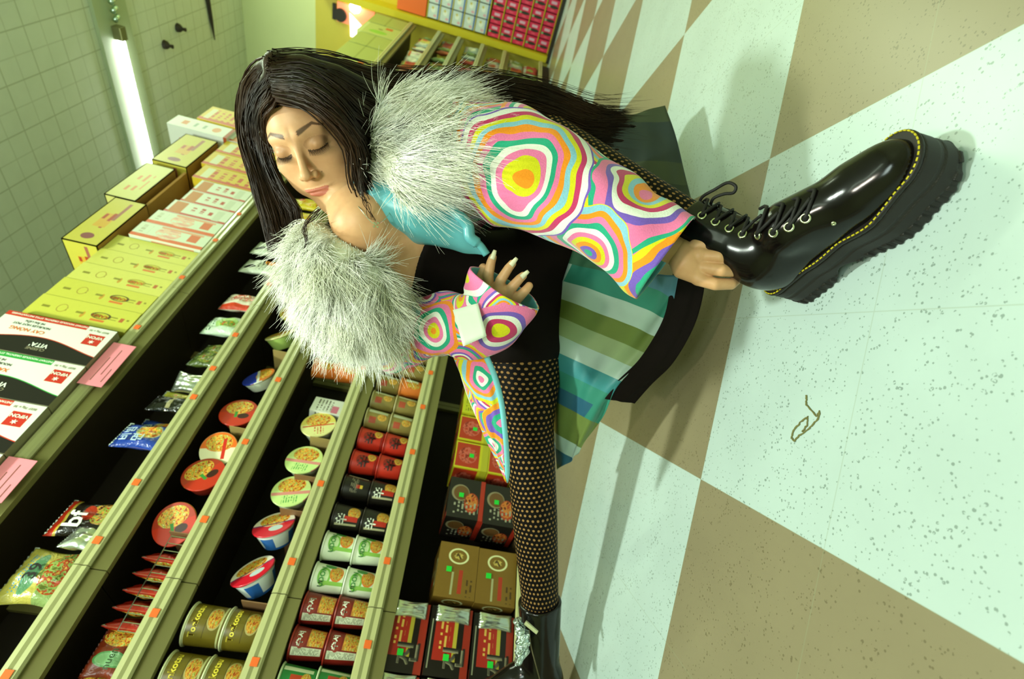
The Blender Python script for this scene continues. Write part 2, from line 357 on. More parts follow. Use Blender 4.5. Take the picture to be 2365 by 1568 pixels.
def bowl(name,side,lid,r=.066,h=.062,n=36):   # instant noodle bowl lying on edge, lid facing out
    e=empty(name)
    b=MB().lathe([(.02,.0),(r*.66,.0),(r*.70,.003),(r*.93,h-.010),(r*.94,h-.004)],n).build('bowl_wall',side,e,True)
    MB().lathe([(r*.93,h-.006),(r,h-.005),(r+.0015,h-.002),(r,h+.001),(r*.97,h+.001)],n).build('rim',lid,e,True)
    v=[(0,0,h+.0016)];uv=[(.5,.5)]
    for rr in (.5,1):
        for i in range(n):
            t=2*PI*i/n; v.append((rr*r*.99*math.cos(t),rr*r*.99*math.sin(t),h+.0014)); uv.append((.5+.5*rr*math.sin(t),.5-.5*rr*math.cos(t)))
    f=[(0,1+i,1+(i+1)%n) for i in range(n)]+[(1+i,1+n+i,1+n+(i+1)%n,1+(i+1)%n) for i in range(n)]
    mkobj('lid',v,f,lid,e,uv)
    return e
def box(name,m,d,w_,h_,texts=(),extra=None):
    e=empty(name); MB().box(-d,0,-w_/2,w_/2,0,h_).build('carton',m,e)
    for tx in texts:
        b_,sz,cy,cz,rot,mt=tx; c_,s_=math.cos(rot),math.sin(rot)
        text_obj(b_,sz,lambda x,y,c_=c_,s_=s_,cy=cy,cz=cz:(.0008,cy+x*c_-y*s_,cz+x*s_+y*c_),mt,e,bold=sz*.035)
    return e
def put(o,x,y,z,label,cat,group=None,rz=0,tilt=0,roll=0):
    o.location=(x,y,z); o.rotation_mode='ZYX' if False else 'XYZ'; o.rotation_euler=(roll,tilt,rz); tag(o,label,cat,group); return o
class Kind:
    def __init__(s,fn): s.fn=fn;s.p=None
    def __call__(s):
        if s.p is None: s.p=s.fn(); return s.p
        return copy_tree(s.p)
ink=lambda n,c:bpy.data.materials.get(n) or mat(n,c,.5)
W_,K_,R_,G_,Y_=ink('white_ink','eef2e0'),ink('black_ink','17130c'),ink('red_ink','c42418'),ink('green_ink','2e7a2c'),ink('yellow_ink','e6d23c')
TG_=ink('bright_green_sticker_paper','1fd03c')
# ---- cup noodles, two high on the lowest open tier
aUD=art('white_green_udon_print','dfe8cc',[('r',.5,.5,1,1,'dfe8cc'),('e',.47,.64,.22,.44,'7cb84a'),('e',.47,.64,.16,.3,'c8e0a8'),('e',.53,.24,.22,.46,'e07a28'),('f',.53,.24,.18,.38,FOOD,30),('r',.40,.3,.05,.8,'8cc050'),('e',.62,.5,.08,.4,'3a8a30')])
def k_udon():
    e=cup('udon_cup',aUD,mat('pale_lid','dce4cc',.4)); text_obj('UDON',.024,lambda x,y:curved(.0445,.05)(y*-1-.012,x),G_,e,bold=.0012) if False else text_obj('UDON',.021,lambda x,y:curved(.0445,.066)(x-.010,y),G_,e,bold=.001); return e
aRD=art('red_cup_print','c22c18',[('r',.5,.04,1,.08,'8a1c10'),('e',.55,.22,.14,.34,'e0b040'),('f',.55,.22,.11,.26,FOOD,30),('e',.48,.58,.16,.5,'8e1a10')])
def k_red():
    e=cup('red_noodle_cup',aRD,mat('red_lid','b02a18',.4)); text_obj('辛',.05,lambda x,y:curved(.043,.048)(x-.012,y),K_,e,bold=.0015); text_obj('辛',.05,lambda x,y:curved(.0436,.049)(x-.0135,y),W_,e,bold=.0002) if False else None; return e
aBK=art('black_cup_print','1c1810',[('e',.53,.26,.2,.46,'d8a038'),('f',.53,.26,.18,.42,FOOD,30),('r',.44,.34,.07,.5,'c02c18'),('r',.36,.5,.03,.8,'b8b48c')])
def k_black():
    e=cup('black_noodle_cup',aBK,mat('black_lid','2a241a',.3)); text_obj('辛',.04,lambda x,y:curved(.044,.062)(x-.02,y),W_,e,bold=.001); return e
aBK2=art('black_cup_back_print','1a160e',[('r',.63,.5,.05,.8,'cfd4b8'),('r',.44,.42,.05,.2,'b02a18'),('r',.44,.3,.05,.1,'d8b83c'),('t',.5,.6,.3,.3,'8a8468',16)])
def k_blackb(): return cup('black_noodle_cup',aBK2,bpy.data.materials.get('black_lid') or mat('black_lid','2a241a',.3))
aMR=art('maroon_cup_print','7c1a10',[('r',.54,.26,.22,.50,'d09038'),('g',.54,.26,.22,.46,FOOD,26),('r',.37,.5,.085,.92,'d4d8bc'),('t',.37,.5,.07,.8,'6a6a50',26),('e',.5,.72,.2,.3,'8e2a18')])
def k_maroon():
    e=cup('maroon_noodle_cup',aMR,mat('maroon_lid','8e2416',.4)); text_obj('수저',.024,lambda x,y:curved(.0437,.072)(x,y),W_,e,bold=.001); return e
aGN=art('green_cup_print','1e7a34',[('r',.62,.5,.05,.9,'cfdcb4'),('r',.5,.5,.12,.4,'b83a1c'),('f',.52,.22,.14,.3,FOOD,30),('r',.42,.5,.03,.4,'e8e8d0')])
def k_green(): return cup('green_noodle_cup',aGN,mat('green_lid','bcd0a0',.4))
aGD=art('small_gold_cup_print','8a7a3c',[('r',.58,.5,.07,.85,'c4c8a8'),('e',.48,.3,.12,.4,'d8a048'),('f',.48,.3,.1,.34,FOOD,30),('r',.42,.7,.1,.3,'a8482c')])
def k_gold(): return cup('gold_noodle_cup',aGD,mat('gold_lid','b4aa74',.4))
KU,KR,KB,KB2,KM,KG,KGd=[Kind(f) for f in (k_udon,k_red,k_black,k_blackb,k_maroon,k_green,k_gold)]
aSP=art('orange_cup_print','d87428',[('r',.56,.5,.1,.6,'dfe0c8'),('f',.46,.4,.14,.6,FOOD,26)])
KO=Kind(lambda:cup('orange_noodle_cup',aSP,mat('orange_lid','e09048',.4)))
ck={'u':(KU,'white and green udon cup'),'r':(KR,'red noodle cup with brush lettering'),'b':(KB,'black noodle cup with red square'),'B':(KB2,'black noodle cup with pale band'),'m':(KM,'maroon noodle cup with white letters'),'g':(KG,'dark green noodle cup'),'o':(KGd,'gold brown noodle cup'),'O':(KO,'orange cup with pale top')}
stacks=[(.357,'gg'),(.457,'mm'),(.554,'mm'),(.645,'uu'),(.750,'uu'),(.857,'bb'),(.973,'bB'),(1.083,'rr'),(1.190,'rr'),(1.290,'oo'),(1.388,'oo'),(1.492,'Oo'),(1.595,'oo'),(1.70,'oo')]
ordn=['nearest the front','second','third','fourth','fifth','sixth','seventh','eighth','ninth','tenth','eleventh','twelfth','thirteenth','fourteenth','fifteenth','sixteenth']
for i,(y,ks) in enumerate(stacks):
    for j,kk in enumerate(ks):
        K,nm=ck[kk]; pos='lower' if j==0 else 'upper'
        nb=('stack '+ordn[i]+' along the tier') if i else 'stack nearest the front of the tier'
        put(K(),-.055+rng.uniform(-.004,.004),y,RZ[4]+.003+j*.1005,f'{nm}, {pos} one in the {ordn[i]} stack along the tier' if i else f'{nm}, {pos} one in the stack nearest the front','cup noodles','cup noodles stacked two high on the lowest open tier',rz=rng.uniform(-.14,.14))
# ---- bowls on edge
def lidart(name,base,half,food=True,extra=()):
    L=[('r',.78,.5,.5,1,half)]+([('e',.68,.5,.52,.8,half),('f',.68,.5,.50,.72,FOOD,13)] if food else [])+list(extra)
    return art(name,base,L,rough=.28,wear=.03)
bowls_D=[ # y,kind,label,yaw,lean
 (.905,'pg','pale green lidded bowl with pink band, beside the brown divider card'),(1.036,'pg','pale green lidded bowl, middle one of the three on the fourth tier'),(1.200,'py','yellow green lidded bowl with orange ribbon, above the other two pale bowls')]
pg=lidart('pale_green_lid_print','c6e08c','c8d884',True,[('r',.42,.5,.10,1,'d88a80'),('t',.22,.5,.26,.4,'4a9a48',16)])
py=lidart('yellow_lid_print','dcd890','d8c85c',True,[('r',.45,.5,.05,.9,'c84a24'),('t',.25,.5,.3,.3,'c03a20',12)])
rb=lidart('red_blue_lid_print','cc1a2c','e0d8c0',True,[('e',.30,.42,.22,.34,'b8c8c4'),('r',.5,.5,.04,1,'5a3468')])
rd=lidart('red_lid_print','c23018','a8341c',True,[('r',.42,.55,.22,.08,'3a8a34'),('e',.35,.35,.2,.3,'3a1810')])
bl=lidart('blue_orange_lid_print','2a3ca8','d87428',True,[('r',.5,.5,.08,1,'dfe0cc')])
ow=lidart('white_orange_lid_print','e8e2b8','e06a1c',True,[('r',.5,.35,.6,.1,'c82818')])
swhite=mat('white_bowl_foam','dfe6cc',.5)
sblue=art('white_blue_bowl_print','dbe6e0',[('r',.2,.4,.12,.8,'2a66b0'),('r',.45,.4,.10,.8,'2a66b0'),('r',.7,.4,.12,.8,'2a66b0'),('r',.95,.4,.06,.8,'2a66b0'),('r',.5,.08,1,.16,'2a66b0')])
sred=mat('red_bowl_foam','a8301c',.45); sgrn=mat('green_bowl_foam','a4c060',.45)
kinds={'pg':Kind(lambda:bowl('noodle_bowl',swhite,pg)),'py':Kind(lambda:bowl('noodle_bowl',swhite,py)),'rb':Kind(lambda:bowl('noodle_bowl',sblue,rb,.067,.07)),
 'rd':Kind(lambda:bowl('noodle_bowl',sred,rd,.068,.06)),'bl':Kind(lambda:bowl('noodle_bowl',swhite,bl,.066,.05)),'ow':Kind(lambda:bowl('noodle_bowl',swhite,ow,.064,.06)),'yg':Kind(lambda:bowl('noodle_bowl',sgrn,py,.068,.062))}
def putbowl(k,y,z,label,yaw=0,lean=.12,spin=0,x=-.10,group='noodle bowls standing on edge'):
    o=kinds[k](); r=.067
    # lid normal (+Z local) -> +X world
    o.rotation_euler=(Matrix.Rotation(yaw,3,'Z')@Matrix.Rotation(PI/2-lean,3,'Y')@Matrix.Rotation(spin,3,'Z')).to_euler()
    o.location=(x,y,z+r*math.cos(lean)+.004); tag(o,label,'noodle bowl',group); return o
for y,k,l in bowls_D: putbowl(k,y,RZ[3],l,yaw=.15,lean=.15,spin=rng.uniform(-.3,.3))
putbowl('rb',.757,RZ[3],'red lidded bowl with blue striped side, farther from the gold tins',yaw=.5,lean=.35,spin=PI/2*.1)
putbowl('rb',.604,RZ[3],'red lidded bowl with blue striped side, right beside the gold tins',yaw=.55,lean=.55,spin=.5)
putbowl('yg',1.63,RZ[2],'yellow green bowl below the white fur collar, third tier',yaw=.5,lean=.5,spin=.3)
putbowl('yg',1.80,RZ[2],'yellow green bowl half hidden behind the fur collar',yaw=.1,lean=.2,spin=2)
putbowl('bl',1.385,RZ[2],'blue and orange lidded bowl alone on the third tier',yaw=.35,lean=.5,spin=-1.2)
putbowl('rd',1.190,RZ[2],'red lidded bowl with a green mark, above the cream bowl',yaw=.1,lean=.12,spin=.2)
putbowl('ow',1.045,RZ[2],'cream and orange lidded bowl beside the pale divider card',yaw=-.3,lean=.1,spin=.2)
putbowl('rd',.915,RZ[2],'red lidded bowl with printed noodles, below the divider card',yaw=.1,lean=.12,spin=1.0)
putbowl('rd',.758,RZ[2],'dull red lidded bowl leaning beside the brown divider card',yaw=-.35,lean=.2,spin=.5)
put(KO(),-.08,1.53,RZ[3]+.003,'orange noodle cup under the tip of the fur collar','cup noodles'); put(KO(),-.08,1.53,RZ[3]+.104,'orange noodle cup stacked on another under the fur collar','cup noodles')
wp=art('white_pink_lid_print','dde0d4',[('r',.3,.3,.5,.2,'d0708c'),('t',.5,.6,.8,.5,'6a6458',10),('r',.5,.05,1,.1,'c0c4a8')],rough=.3)
put(box('noodle_carton',wp,.07,.085,.135),-.05,1.315,RZ[3]+.002,'small white striped carton between orange cups and yellow bowl','box',rz=.2)
# gold tins
aTK=art('gold_tin_print','6f6018',[('e',.52,.25,.2,.42,'b8a868'),('f',.52,.25,.17,.36,FOOD,24),('r',.5,.46,.3,.02,'4a3c10'),('r',.5,.03,1,.05,'c8c890'),('r',.5,.98,1,.04,'d4d8a8')],rough=.35)
KT=Kind(lambda:(lambda e:(text_obj('Tonkotsu',.024,lambda x,y:curved(.0545,.074)(x-.004,y),Y_,e,bold=.001),e)[1])(cup('noodle_tin',aTK,mat('pale_gold_rim','cdd0a0',.3),h=.104,rt=.0555,rb=.0525)))
for y,j,l in ((.472,0,'gold tin cup with yellow lettering, lower of the pair beside the red bowl'),(.472,1,'gold tin cup with yellow lettering, upper of the pair beside the red bowl'),(.345,0,'gold tin cup cut by the bottom edge of the photo'),(.345,1,'gold tin cup in the near stack, upper one at the photo edge')):
    put(KT(),-.066,y,RZ[3]+.003+j*.1045,l,'cup noodles','gold tin cups',rz=.05)
# ---- divider cards
dm=mat('tan_divider_card','a08a50',.6); dm2=mat('brown_divider_card','84603c',.6)
for t,y,m_,l in ((2,1.11,dm,'tan shelf divider between cream and red bowls'),(2,.70,dm2,'brown shelf divider beside the wire fence'),(3,.965,dm2,'brown shelf divider between pale green bowls') ,(3,.832,dm2,'pinkish brown shelf divider next to the red blue bowls'),(3,.535,dm2,'brown shelf divider next to the gold tins'),(3,1.13,dm,'tan shelf divider under the yellow bowl'),(2,1.52,dm,'tan shelf divider beside the blue bowl')):
    tag(MB().box(-.40,-.01,-.0015,.0015,.0,.085 if t==3 else .07).build('shelf_divider',m_,loc=(0,y,RZ[t]+.001)),l,'divider','shelf dividers')
# ---- red packs behind a wire fence
aRP=art('red_pack_print','a82414',[('f',.8,.5,.35,.8,FOOD,12),('r',.3,.5,.4,.5,'8a1a10')],rough=.3,crinkle=.3)
for i in range(5):
    y=.455+.048*i
    o=bag('noodle_bag',aRP,.12,.115,.032,31+i) if i==0 else copy_tree(rp0)
    if i==0: rp0=o
    put(o,-.10,y,RZ[2]+.002,f'red foil noodle bag behind the wire fence, {["nearest the front","second from the front","middle one","second from the brown divider","nearest the brown divider"][i]}','bag','red bags behind the wire fence',rz=1.18)
mm=empty('wire_fence',(-.02,.42,RZ[2])); tag(mm,'chrome wire fence in front of the red bags on the third tier','fence')
ch=bpy.data.materials['chrome_wire']
for zz in (.012,.062): MB().tube([(0,0,zz),(0,.27,zz)],.0015,6).build('long_wire',ch,mm)
for i in range(13): MB().tube([(0,.0+.0225*i,.004),(0,.0+.0225*i,.060),(-.02,.0+.0225*i,.068)],.0013,6).build('cross_wire',ch,mm)
aGP=art('green_red_pack_print','7c2c14',[('e',.35,.5,.34,.8,'5a9a5c'),('e',.35,.5,.28,.7,'86b880'),('f',.8,.5,.35,.9,FOOD,14)],rough=.3,crinkle=.3)
for y,l in ((.375,'brown and green noodle bag in front of the wire fence'),(.27,'brown and green noodle bag at the bottom edge of the photo')):
    put(bag('noodle_bag',aGP,.125,.105,.035,44,[('nuen',.026,-.018,.05,PI/2*0,ink('dark_green_ink','2a4a20'))]),-.07,y,RZ[2]+.002,l,'bag',rz=.1)
# ---- bags on the second tier
bgw=art('white_green_bag_print','c4dccc',[('w',0,5,.05,0,'b8ac50'),('r',.5,.22,1,.44,'8aa05c'),('f',.55,.30,.8,.5,['5a6420','8aa050','a83c18','c8a048','6a7a30'],9),('e',.5,.66,.8,.2,'5a8a60'),('t',.5,.8,.7,.12,'2a8ab4',22)],rough=.25,crinkle=.5)
put(bag('snack_bag',bgw,.17,.185,.05,3,[('39',.05,.0,.115,0,K_)]),-.075,.545,RZ[1]+.003,'large white and green bag with dark numerals, front of the second tier','bag',rz=.1,tilt=-.12)
bbf=art('black_red_bag_print','1a140e',[('r',.5,.92,1,.16,'c83018'),('r',.5,.84,1,.05,'b8a040'),('f',.62,.22,.7,.5,['2a1a0c','c88a34','8aa040','a82c14','e0c880'],9),('e',.6,.5,.4,.2,'a82c14')],rough=.22,crinkle=.5)
put(bag('noodle_bag',bbf,.135,.175,.04,5,[('bf',.075,-.02,.105,0,W_)]),-.07,.725,RZ[1]+.003,'black bag with red top and pale lettering','bag',rz=.2,tilt=-.12)
put(bag('noodle_bag',foil,.10,.09,.035,7),-.05,.655,RZ[1]+.003,'small crumpled silver bag between the white and black bags','bag',rz=.5)
bbl=art('blue_bag_print','2444a0',[('e',.6,.42,.6,.5,'a8b090'),('f',.6,.42,.55,.44,FOOD,9),('r',.5,.93,1,.12,'1a3480')],rough=.25,crinkle=.5)
KBl=Kind(lambda:bag('noodle_bag',bbl,.125,.17,.04,9,[('비빔',.038,-.012,.128,0,ink('pale_blue_ink','b8d0e0')),('면',.04,-.03,.085,0,ink('pale_blue_ink','b8d0e0'))]))
for x,y,r_,l in ((-.13,1.10,.1,'blue noodle bag behind another blue bag'),(-.055,1.035,.25,'blue noodle bag in front, nearest the price rail')): put(KBl(),x,y,RZ[1]+.003,l,'bag','blue noodle bags',rz=r_,tilt=-.1)
byl=art('yellow_clear_bag_print','c8c450',[('f',.5,.5,.7,.7,['8a8a20','d8d070','c86a20','e8e8c0'],10),('r',.5,.15,1,.2,'d84a1c')],rough=.15,crinkle=.6)
put(bag('noodle_bag',byl,.10,.15,.035,11),-.10,1.235,RZ[1]+.003,'yellow glossy bag beside the blue bags','bag',rz=.1,tilt=-.1)
blk=art('black_clear_bag_print','14160e',[('r',.5,.5,.8,.1,'a8a078')],rough=.12,crinkle=.6)
put(bag('noodle_bag',blk,.09,.14,.03,12),-.05,1.185,RZ[1]+.003,'shiny black bag in front of the yellow bag','bag',rz=.3,tilt=-.1)
put(bag('noodle_bag',foil,.085,.11,.04,13),-.045,1.29,RZ[1]+.003,'crumpled silver bag beside the yellow bag','bag',rz=-.4,tilt=-.1)
bgr=art('dark_green_bag_print','4a5a24',[('f',.5,.5,.8,.6,['3a4a1a','7a8a3c','8a3c18','c8a048'],9)],rough=.2,crinkle=.6)
for x,y,l in ((-.06,1.44,'dark green bag, the nearer of two'),(-.09,1.52,'dark green bag, the farther of two')): put(bag('noodle_bag',bgr,.10,.12,.035,15),x,y,RZ[1]+.003,l,'bag',rz=.3,tilt=-.15)
brg=art('white_green_foil_bag_print','c8dcc0',[('e',.5,.45,.6,.6,'a8cc78'),('f',.5,.45,.35,.4,['d8a020','5a9a30','c84a1c','e8e8c0'],10),('t',.5,.85,.8,.14,'2a4a34',14)],rough=.12,crinkle=.7)
put(bag('noodle_bag',brg,.14,.165,.05,17),-.07,1.66,RZ[1]+.003,'shiny white bag with green bowl print, beside the red white bag','bag',rz=.2,tilt=-.15)
brr=art('red_white_foil_bag_print','d8d0b8',[('r',.5,.08,1,.2,'c83c1c'),('f',.62,.5,.6,.7,['e8d8b0','c83c1c','e8e8d8','d8a040'],12),('r',.1,.5,.2,1,'c83c1c')],rough=.12,crinkle=.8)
put(bag('noodle_bag',brr,.14,.165,.05,19),-.07,1.83,RZ[1]+.003,'shiny red and white crinkled foil bag on the second tier','bag',rz=.2,tilt=-.15)
bwb=art('white_black_bag_print','c8d0b8',[('e',.3,.8,.3,.3,'1c1c14'),('e',.75,.3,.4,.4,'e88a1c'),('t',.5,.5,.8,.25,'2a2a20',12),('r',.5,.1,1,.14,'1c1c14')],rough=.25,crinkle=.4)
for x,y,l in ((-.07,2.12,'white bag with black and orange print below the red cartons'),(-.05,2.26,'white bag with black spots, touching the hair')): put(bag('noodle_bag',bwb,.135,.2,.04,21),x,y,RZ[1]+.003,l,'bag',rz=.15,tilt=-.12)
bye=art('yellow_orange_bag_print','d8c42c',[('f',.4,.35,.7,.6,['e8a020','d8c42c','c84a1c','e8e090'],9),('e',.7,.7,.3,.2,'c03a18')],rough=.25,crinkle=.4)
for x,y,l in ((-.07,2.46,'yellow and orange bag behind the hair lock'),(-.06,2.62,'yellow bag, farther one behind the hair lock'),(-.06,2.78,'yellow bag hidden mostly by the face')): put(bag('noodle_bag',bye,.135,.2,.04,23),x,y,RZ[1]+.003,l,'bag',rz=.15,tilt=-.12)
# ---- multipacks on the base deck
def stk(e,y,z): MB().box(.0012,.0022,y-.009,y+.009,z-.009,z+.009).build('price_sticker',TG_,e)
aYR=art('yellow_red_tray_print','c8c020',[('r',.5,.62,.9,.70,'b03418'),('f',.5,.62,.62,.55,['b03418','c8604c','8a2414','d0805c'],7),('r',.5,.1,1,.2,'b4b028')])
aYR2=art('red_yellow_tray_print','b02c18',[('r',.5,.75,1,.5,'c4c420'),('r',.2,.3,.16,.3,'d8b0a0'),('t',.5,.75,.8,.3,'6a6a18',14)])
aBB=art('black_bowl_tray_print','1c1812',[('e',.62,.68,.42,.5,'8a8060'),('e',.62,.66,.36,.42,'6a4a24'),('r',.5,.06,1,.13,'a82c18'),('e',.4,.35,.5,.4,'a83c1c'),('f',.42,.36,.42,.34,['a83c1c','c87830','5a1c0c','1c1812'],8),('t',.25,.5,.3,.7,'9a9a80',9)])
aBR=art('brown_tray_print','7a5c1c',[('e',.76,.5,.30,.52,'d8dca0'),('e',.76,.5,.24,.42,'7a5c1c'),('f',.76,.5,.12,.24,['c8b058','4a3410','d8dca0'],20),('r',.3,.40,.42,.10,'a8341c'),('r',.26,.6,.4,.05,'a8a878'),('t',.2,.2,.3,.2,'4a3410',10)])
aJN=art('black_red_tray_print','17120c',[('r',.5,.09,1,.17,'962a1a'),('r',.5,.62,.56,.46,'a8281a'),('r',.5,.36,.56,.09,'b8a838'),('r',.45,.93,.7,.03,'8a8c70'),('t',.58,.62,.4,.26,'d8b050',9)],rough=.3)
decks=[('yr2',aYR2,.135,.085,[(1.455,0),(1.455,1)]),]
tray={}
def ktray(nm,m,w_,h_,texts,st,foilend=False):
    def fn():
        e=box(nm,m,.16,w_,h_,texts)
        if st: stk(e,*st)
        if foilend:
            v,f,uv=bag_mesh(.05,h_*.8,.02,3); mkobj('foil_wrap',[(a+.004,b+w_/2-.022,c+.01) for a,b,c in v],f,foil,e,uv,True)
        return e
    return Kind(fn)
KY1=ktray('noodle_multipack',aYR,.125,.138,[],(.0,.07)); KY2=ktray('noodle_multipack',aYR2,.125,.138,[],(.02,.10))
KBB=ktray('noodle_multipack',aBB,.165,.138,[],(.01,.09)); KBR=ktray('noodle_multipack',aBR,.185,.138,[],(.0,.098)); KJN=ktray('noodle_multipack',aJN,.195,.134,[('진',.075,-.045,.04,0,K_),('진',.070,-.048,.043,0,ink('grey_ink','8a8468'))],(-.045,.07),True)
dl=[(1.605,2,KY2,'yellow and red multipack, farthest'),(1.465,2,KY2,'red and yellow multipack under the coat edge'),(1.325,2,KY1,'yellow multipack with red picture, beside the coat edge'),(1.19,2,KY1,'yellow multipack with red picture, next to the black bowl multipacks'),(.995,2,KBB,'black multipack with bowl picture'),(.725,2,KBR,'brown multipack with pale oval'),(.505,3,KJN,'black multipack with red stripe'),(.302,3,KJN,'black and red multipack cut by the bottom edge of the photo'),(.09,3,KJN,'black multipack outside the bottom edge')]
for y,n_,K,l in dl[:-1]:
    for j in range(n_):
        lv=(['lower','upper'] if n_==2 else ['lowest','middle','topmost'])[j]
        put(K(),-.025,y+rng.uniform(-.003,.003),RZ[5]+.004+j*.1395,f'{l}, {lv} of its stack','multipack','multipacks on the base deck')
pt=mat('clear_tape','c8ccb0',.3)
# ---- cartons on the top shelf
ZT=RZ[0]+.010
aVF=art('white_black_carton_print','e2e6d4',[('w',0,3.4,.06,.33,'15120c')],wear=.03)
def vif(red):
    def fn():
        cc='c83420' if red else '2c9a3c'
        b=NB('white_%s_carton_print'%('red' if red else 'green'),.4); u,v=b.uv()
        col=srgb('e4e8d6')
        cv=b.math('MULTIPLY_ADD',b.math('SINE',b.math('MULTIPLY_ADD',v,5.2,-1.1)),.16,.30)
        cv=b.math('MULTIPLY_ADD',b.math('SINE',b.math('MULTIPLY_ADD',v,4.6,-.9)),.13,.33)
        col=b.mix(b.math('LESS_THAN',u,b.math('ADD',cv,.018)),col,cc); col=b.mix(b.math('LESS_THAN',u,cv),col,'16120c')
        R_m=b.math('MULTIPLY',b.math('GREATER_THAN',u,.88),b.math('GREATER_THAN',v,.26)); col=b.mix(R_m,col,cc)
        sq=b.math('MULTIPLY',b.math('LESS_THAN',b.math('ABSOLUTE',b.math('SUBTRACT',u,.66)),.15),b.math('LESS_THAN',b.math('ABSOLUTE',b.math('SUBTRACT',v,.13)),.075)); col=b.mix(sq,col,'c42c1c')
        b.base(col)
        e=box('noodle_carton',b.mat,.30,.186,.385)
        side=[c for c in e.children if c.name.startswith('carton')][0]
        # bottom and ends in plain greyish board
        me=side.data; me.materials.append(bpy.data.materials.get('grey_board') or mat('grey_board','8e8a68',.7,var=.1,scale=40))
        for p in me.polygons:
            if p.index!=0: p.material_index=1
        A=PI/2
        rf=lambda cy,cz,sz,t,m_:text_obj(t,sz,lambda x,y:(.0009,cy-y,cz+x),m_,e,bold=sz*.04)
        rf(.042,.05,.0185,'VIFON',W_); rf(.020,.05,.024,'✶',W_)
        og=ink('orange_ink','d86a24')
        rf(-.042,.19,.026,'VITA'+("'" if red else ''),W_); rf(-.062,.19,.017,'CUISINE',ink('grey_ink','8a8468'))
        rf(.084,.235,.011,'INSTANT NOODLES ORIENTAL STYLE INSTANTANEES',W_)
        rf(.058,.27,.013,'MÌ ĂN LIỀN' ,K_); rf(.040,.27,.014,'NOUILLES HOT POT',K_); rf(.016,.27,.022,('CAY NÓNG' if red else 'XATE KIM CHI'),og)
        rf(.060,.05,.010,'',K_); rf(.075,.055,.012,'BEEF 70g x 30',ink('grey_ink','8a8468'))
        rf(-.055,.345,.013,'70g',og)
        return e
    return Kind(fn)
KVr,KVg=vif(True),vif(False)
for i,(y,K,l) in enumerate(((1.305,KVr,'white and black noodle carton with red strip, beside the yellow cartons'),(1.115,KVg,'white and black noodle carton with green strip'),(.925,KVr,'white and black noodle carton, second from the front, red strip'),(.735,KVg,'white and black noodle carton at the left edge of the photo'))):
    put(K(),.045,y,ZT,l,'carton','white and black cartons on the top shelf')
def ycart(nm,base,i0):
    aY=art(nm,base,[('e',.42,.5,.30,.035*1.0,'c8962c'),('e',.52,.33,.32,.20,'4a3c1c' if i0 else 'a89c34'),('e',.52,.33,.26,.15,'c4bc34'),('r',.28,.33,.10,.14,'d8742c'),('t',.5,.5,.16,.9,'8a8424',6),('e',.52,.72,.4,.10,'a89434'),('e',.52,.72,.34,.08,base),('r',.5,.12,.2,.04,'b8642c')],wear=.04)
    return Kind(lambda:box('noodle_carton',aY,.30,.117,.375,[('XANH',.022,-.0,.125,PI/2,ink('orange_ink','d86a24'))]))
KY=[ycart('yellow_carton_print','ccc84a',1),ycart('pale_yellow_carton_print','d4d060',0)]
for i,y in enumerate((1.488,1.608,1.728,1.848,1.968)):
    put(KY[0 if i<2 else 1](),.012-.004*i,y,ZT,'yellow noodle carton, '+['beside the white and black cartons','second in the row, with dark oval','third in the row','fourth in the row, under the open tray','last in the row, beside the orange white cartons'][i],'carton','yellow cartons on the top shelf')
aOW=art('orange_white_carton_print','d8e0c4',[('r',.5,.5,.9,1,'d8e0c4'),('r',.10,.5,.22,1,'dc6428'),('f',.55,.55,.8,.34,['dfa08c','e8c0a0','d8e0c4','d86a34'],7),('r',.6,.2,.5,.14,'d86a34'),('t',.5,.88,.7,.16,'b8b898',8),('r',.9,.4,.12,.6,'e0a078')],wear=.03)
aOY=art('orange_yellow_carton_print','d8b82c',[('r',.10,.5,.16,1,'c84a20'),('t',.5,.5,.7,.8,'c44c20',7),('r',.5,.85,.7,.12,'d8d8b0')],wear=.04)
aW2=art('white_red_carton_print','dde2cc',[('r',.08,.5,.14,1,'c04028'),('t',.6,.45,.4,.5,'b83c24',7),('r',.5,.85,.9,.2,'c47a30'),('r',.5,.18,.8,.12,'ccd2b8')],wear=.03)
for i,(y,m_,h,w_) in enumerate(((2.095,aOW,.33,.118),(2.217,aOW,.32,.118),(2.339,aW2,.30,.118),(2.461,aW2,.28,.118),(2.583,aW2,.28,.118),(2.73,aOY,.34,.16),(2.90,aOY,.37,.165),(3.07,aOY,.37,.16),(3.24,aW2,.37,.15),(3.42,aOY,.37,.18),(3.62,aW2,.37,.18),(3.82,aOY,.3,.18))):
    put(box('noodle_carton',m_,.30,w_,h),.01,y,ZT,['orange and white carton beside the yellow ones','orange and white carton with pale picture','white carton with red lettering, lowest of the white ones','white carton with red strip, fourth after the yellow row','white carton with red strip under the tray gap','orange yellow carton with red lettering, nearest the white ones','orange yellow carton with brown lettering beside the hair','orange yellow carton partly behind the hair','white and red carton behind the head','orange yellow carton hidden behind the head','white carton hidden behind the head','orange carton farthest behind the head'][i],'carton','orange and white cartons on the top shelf')
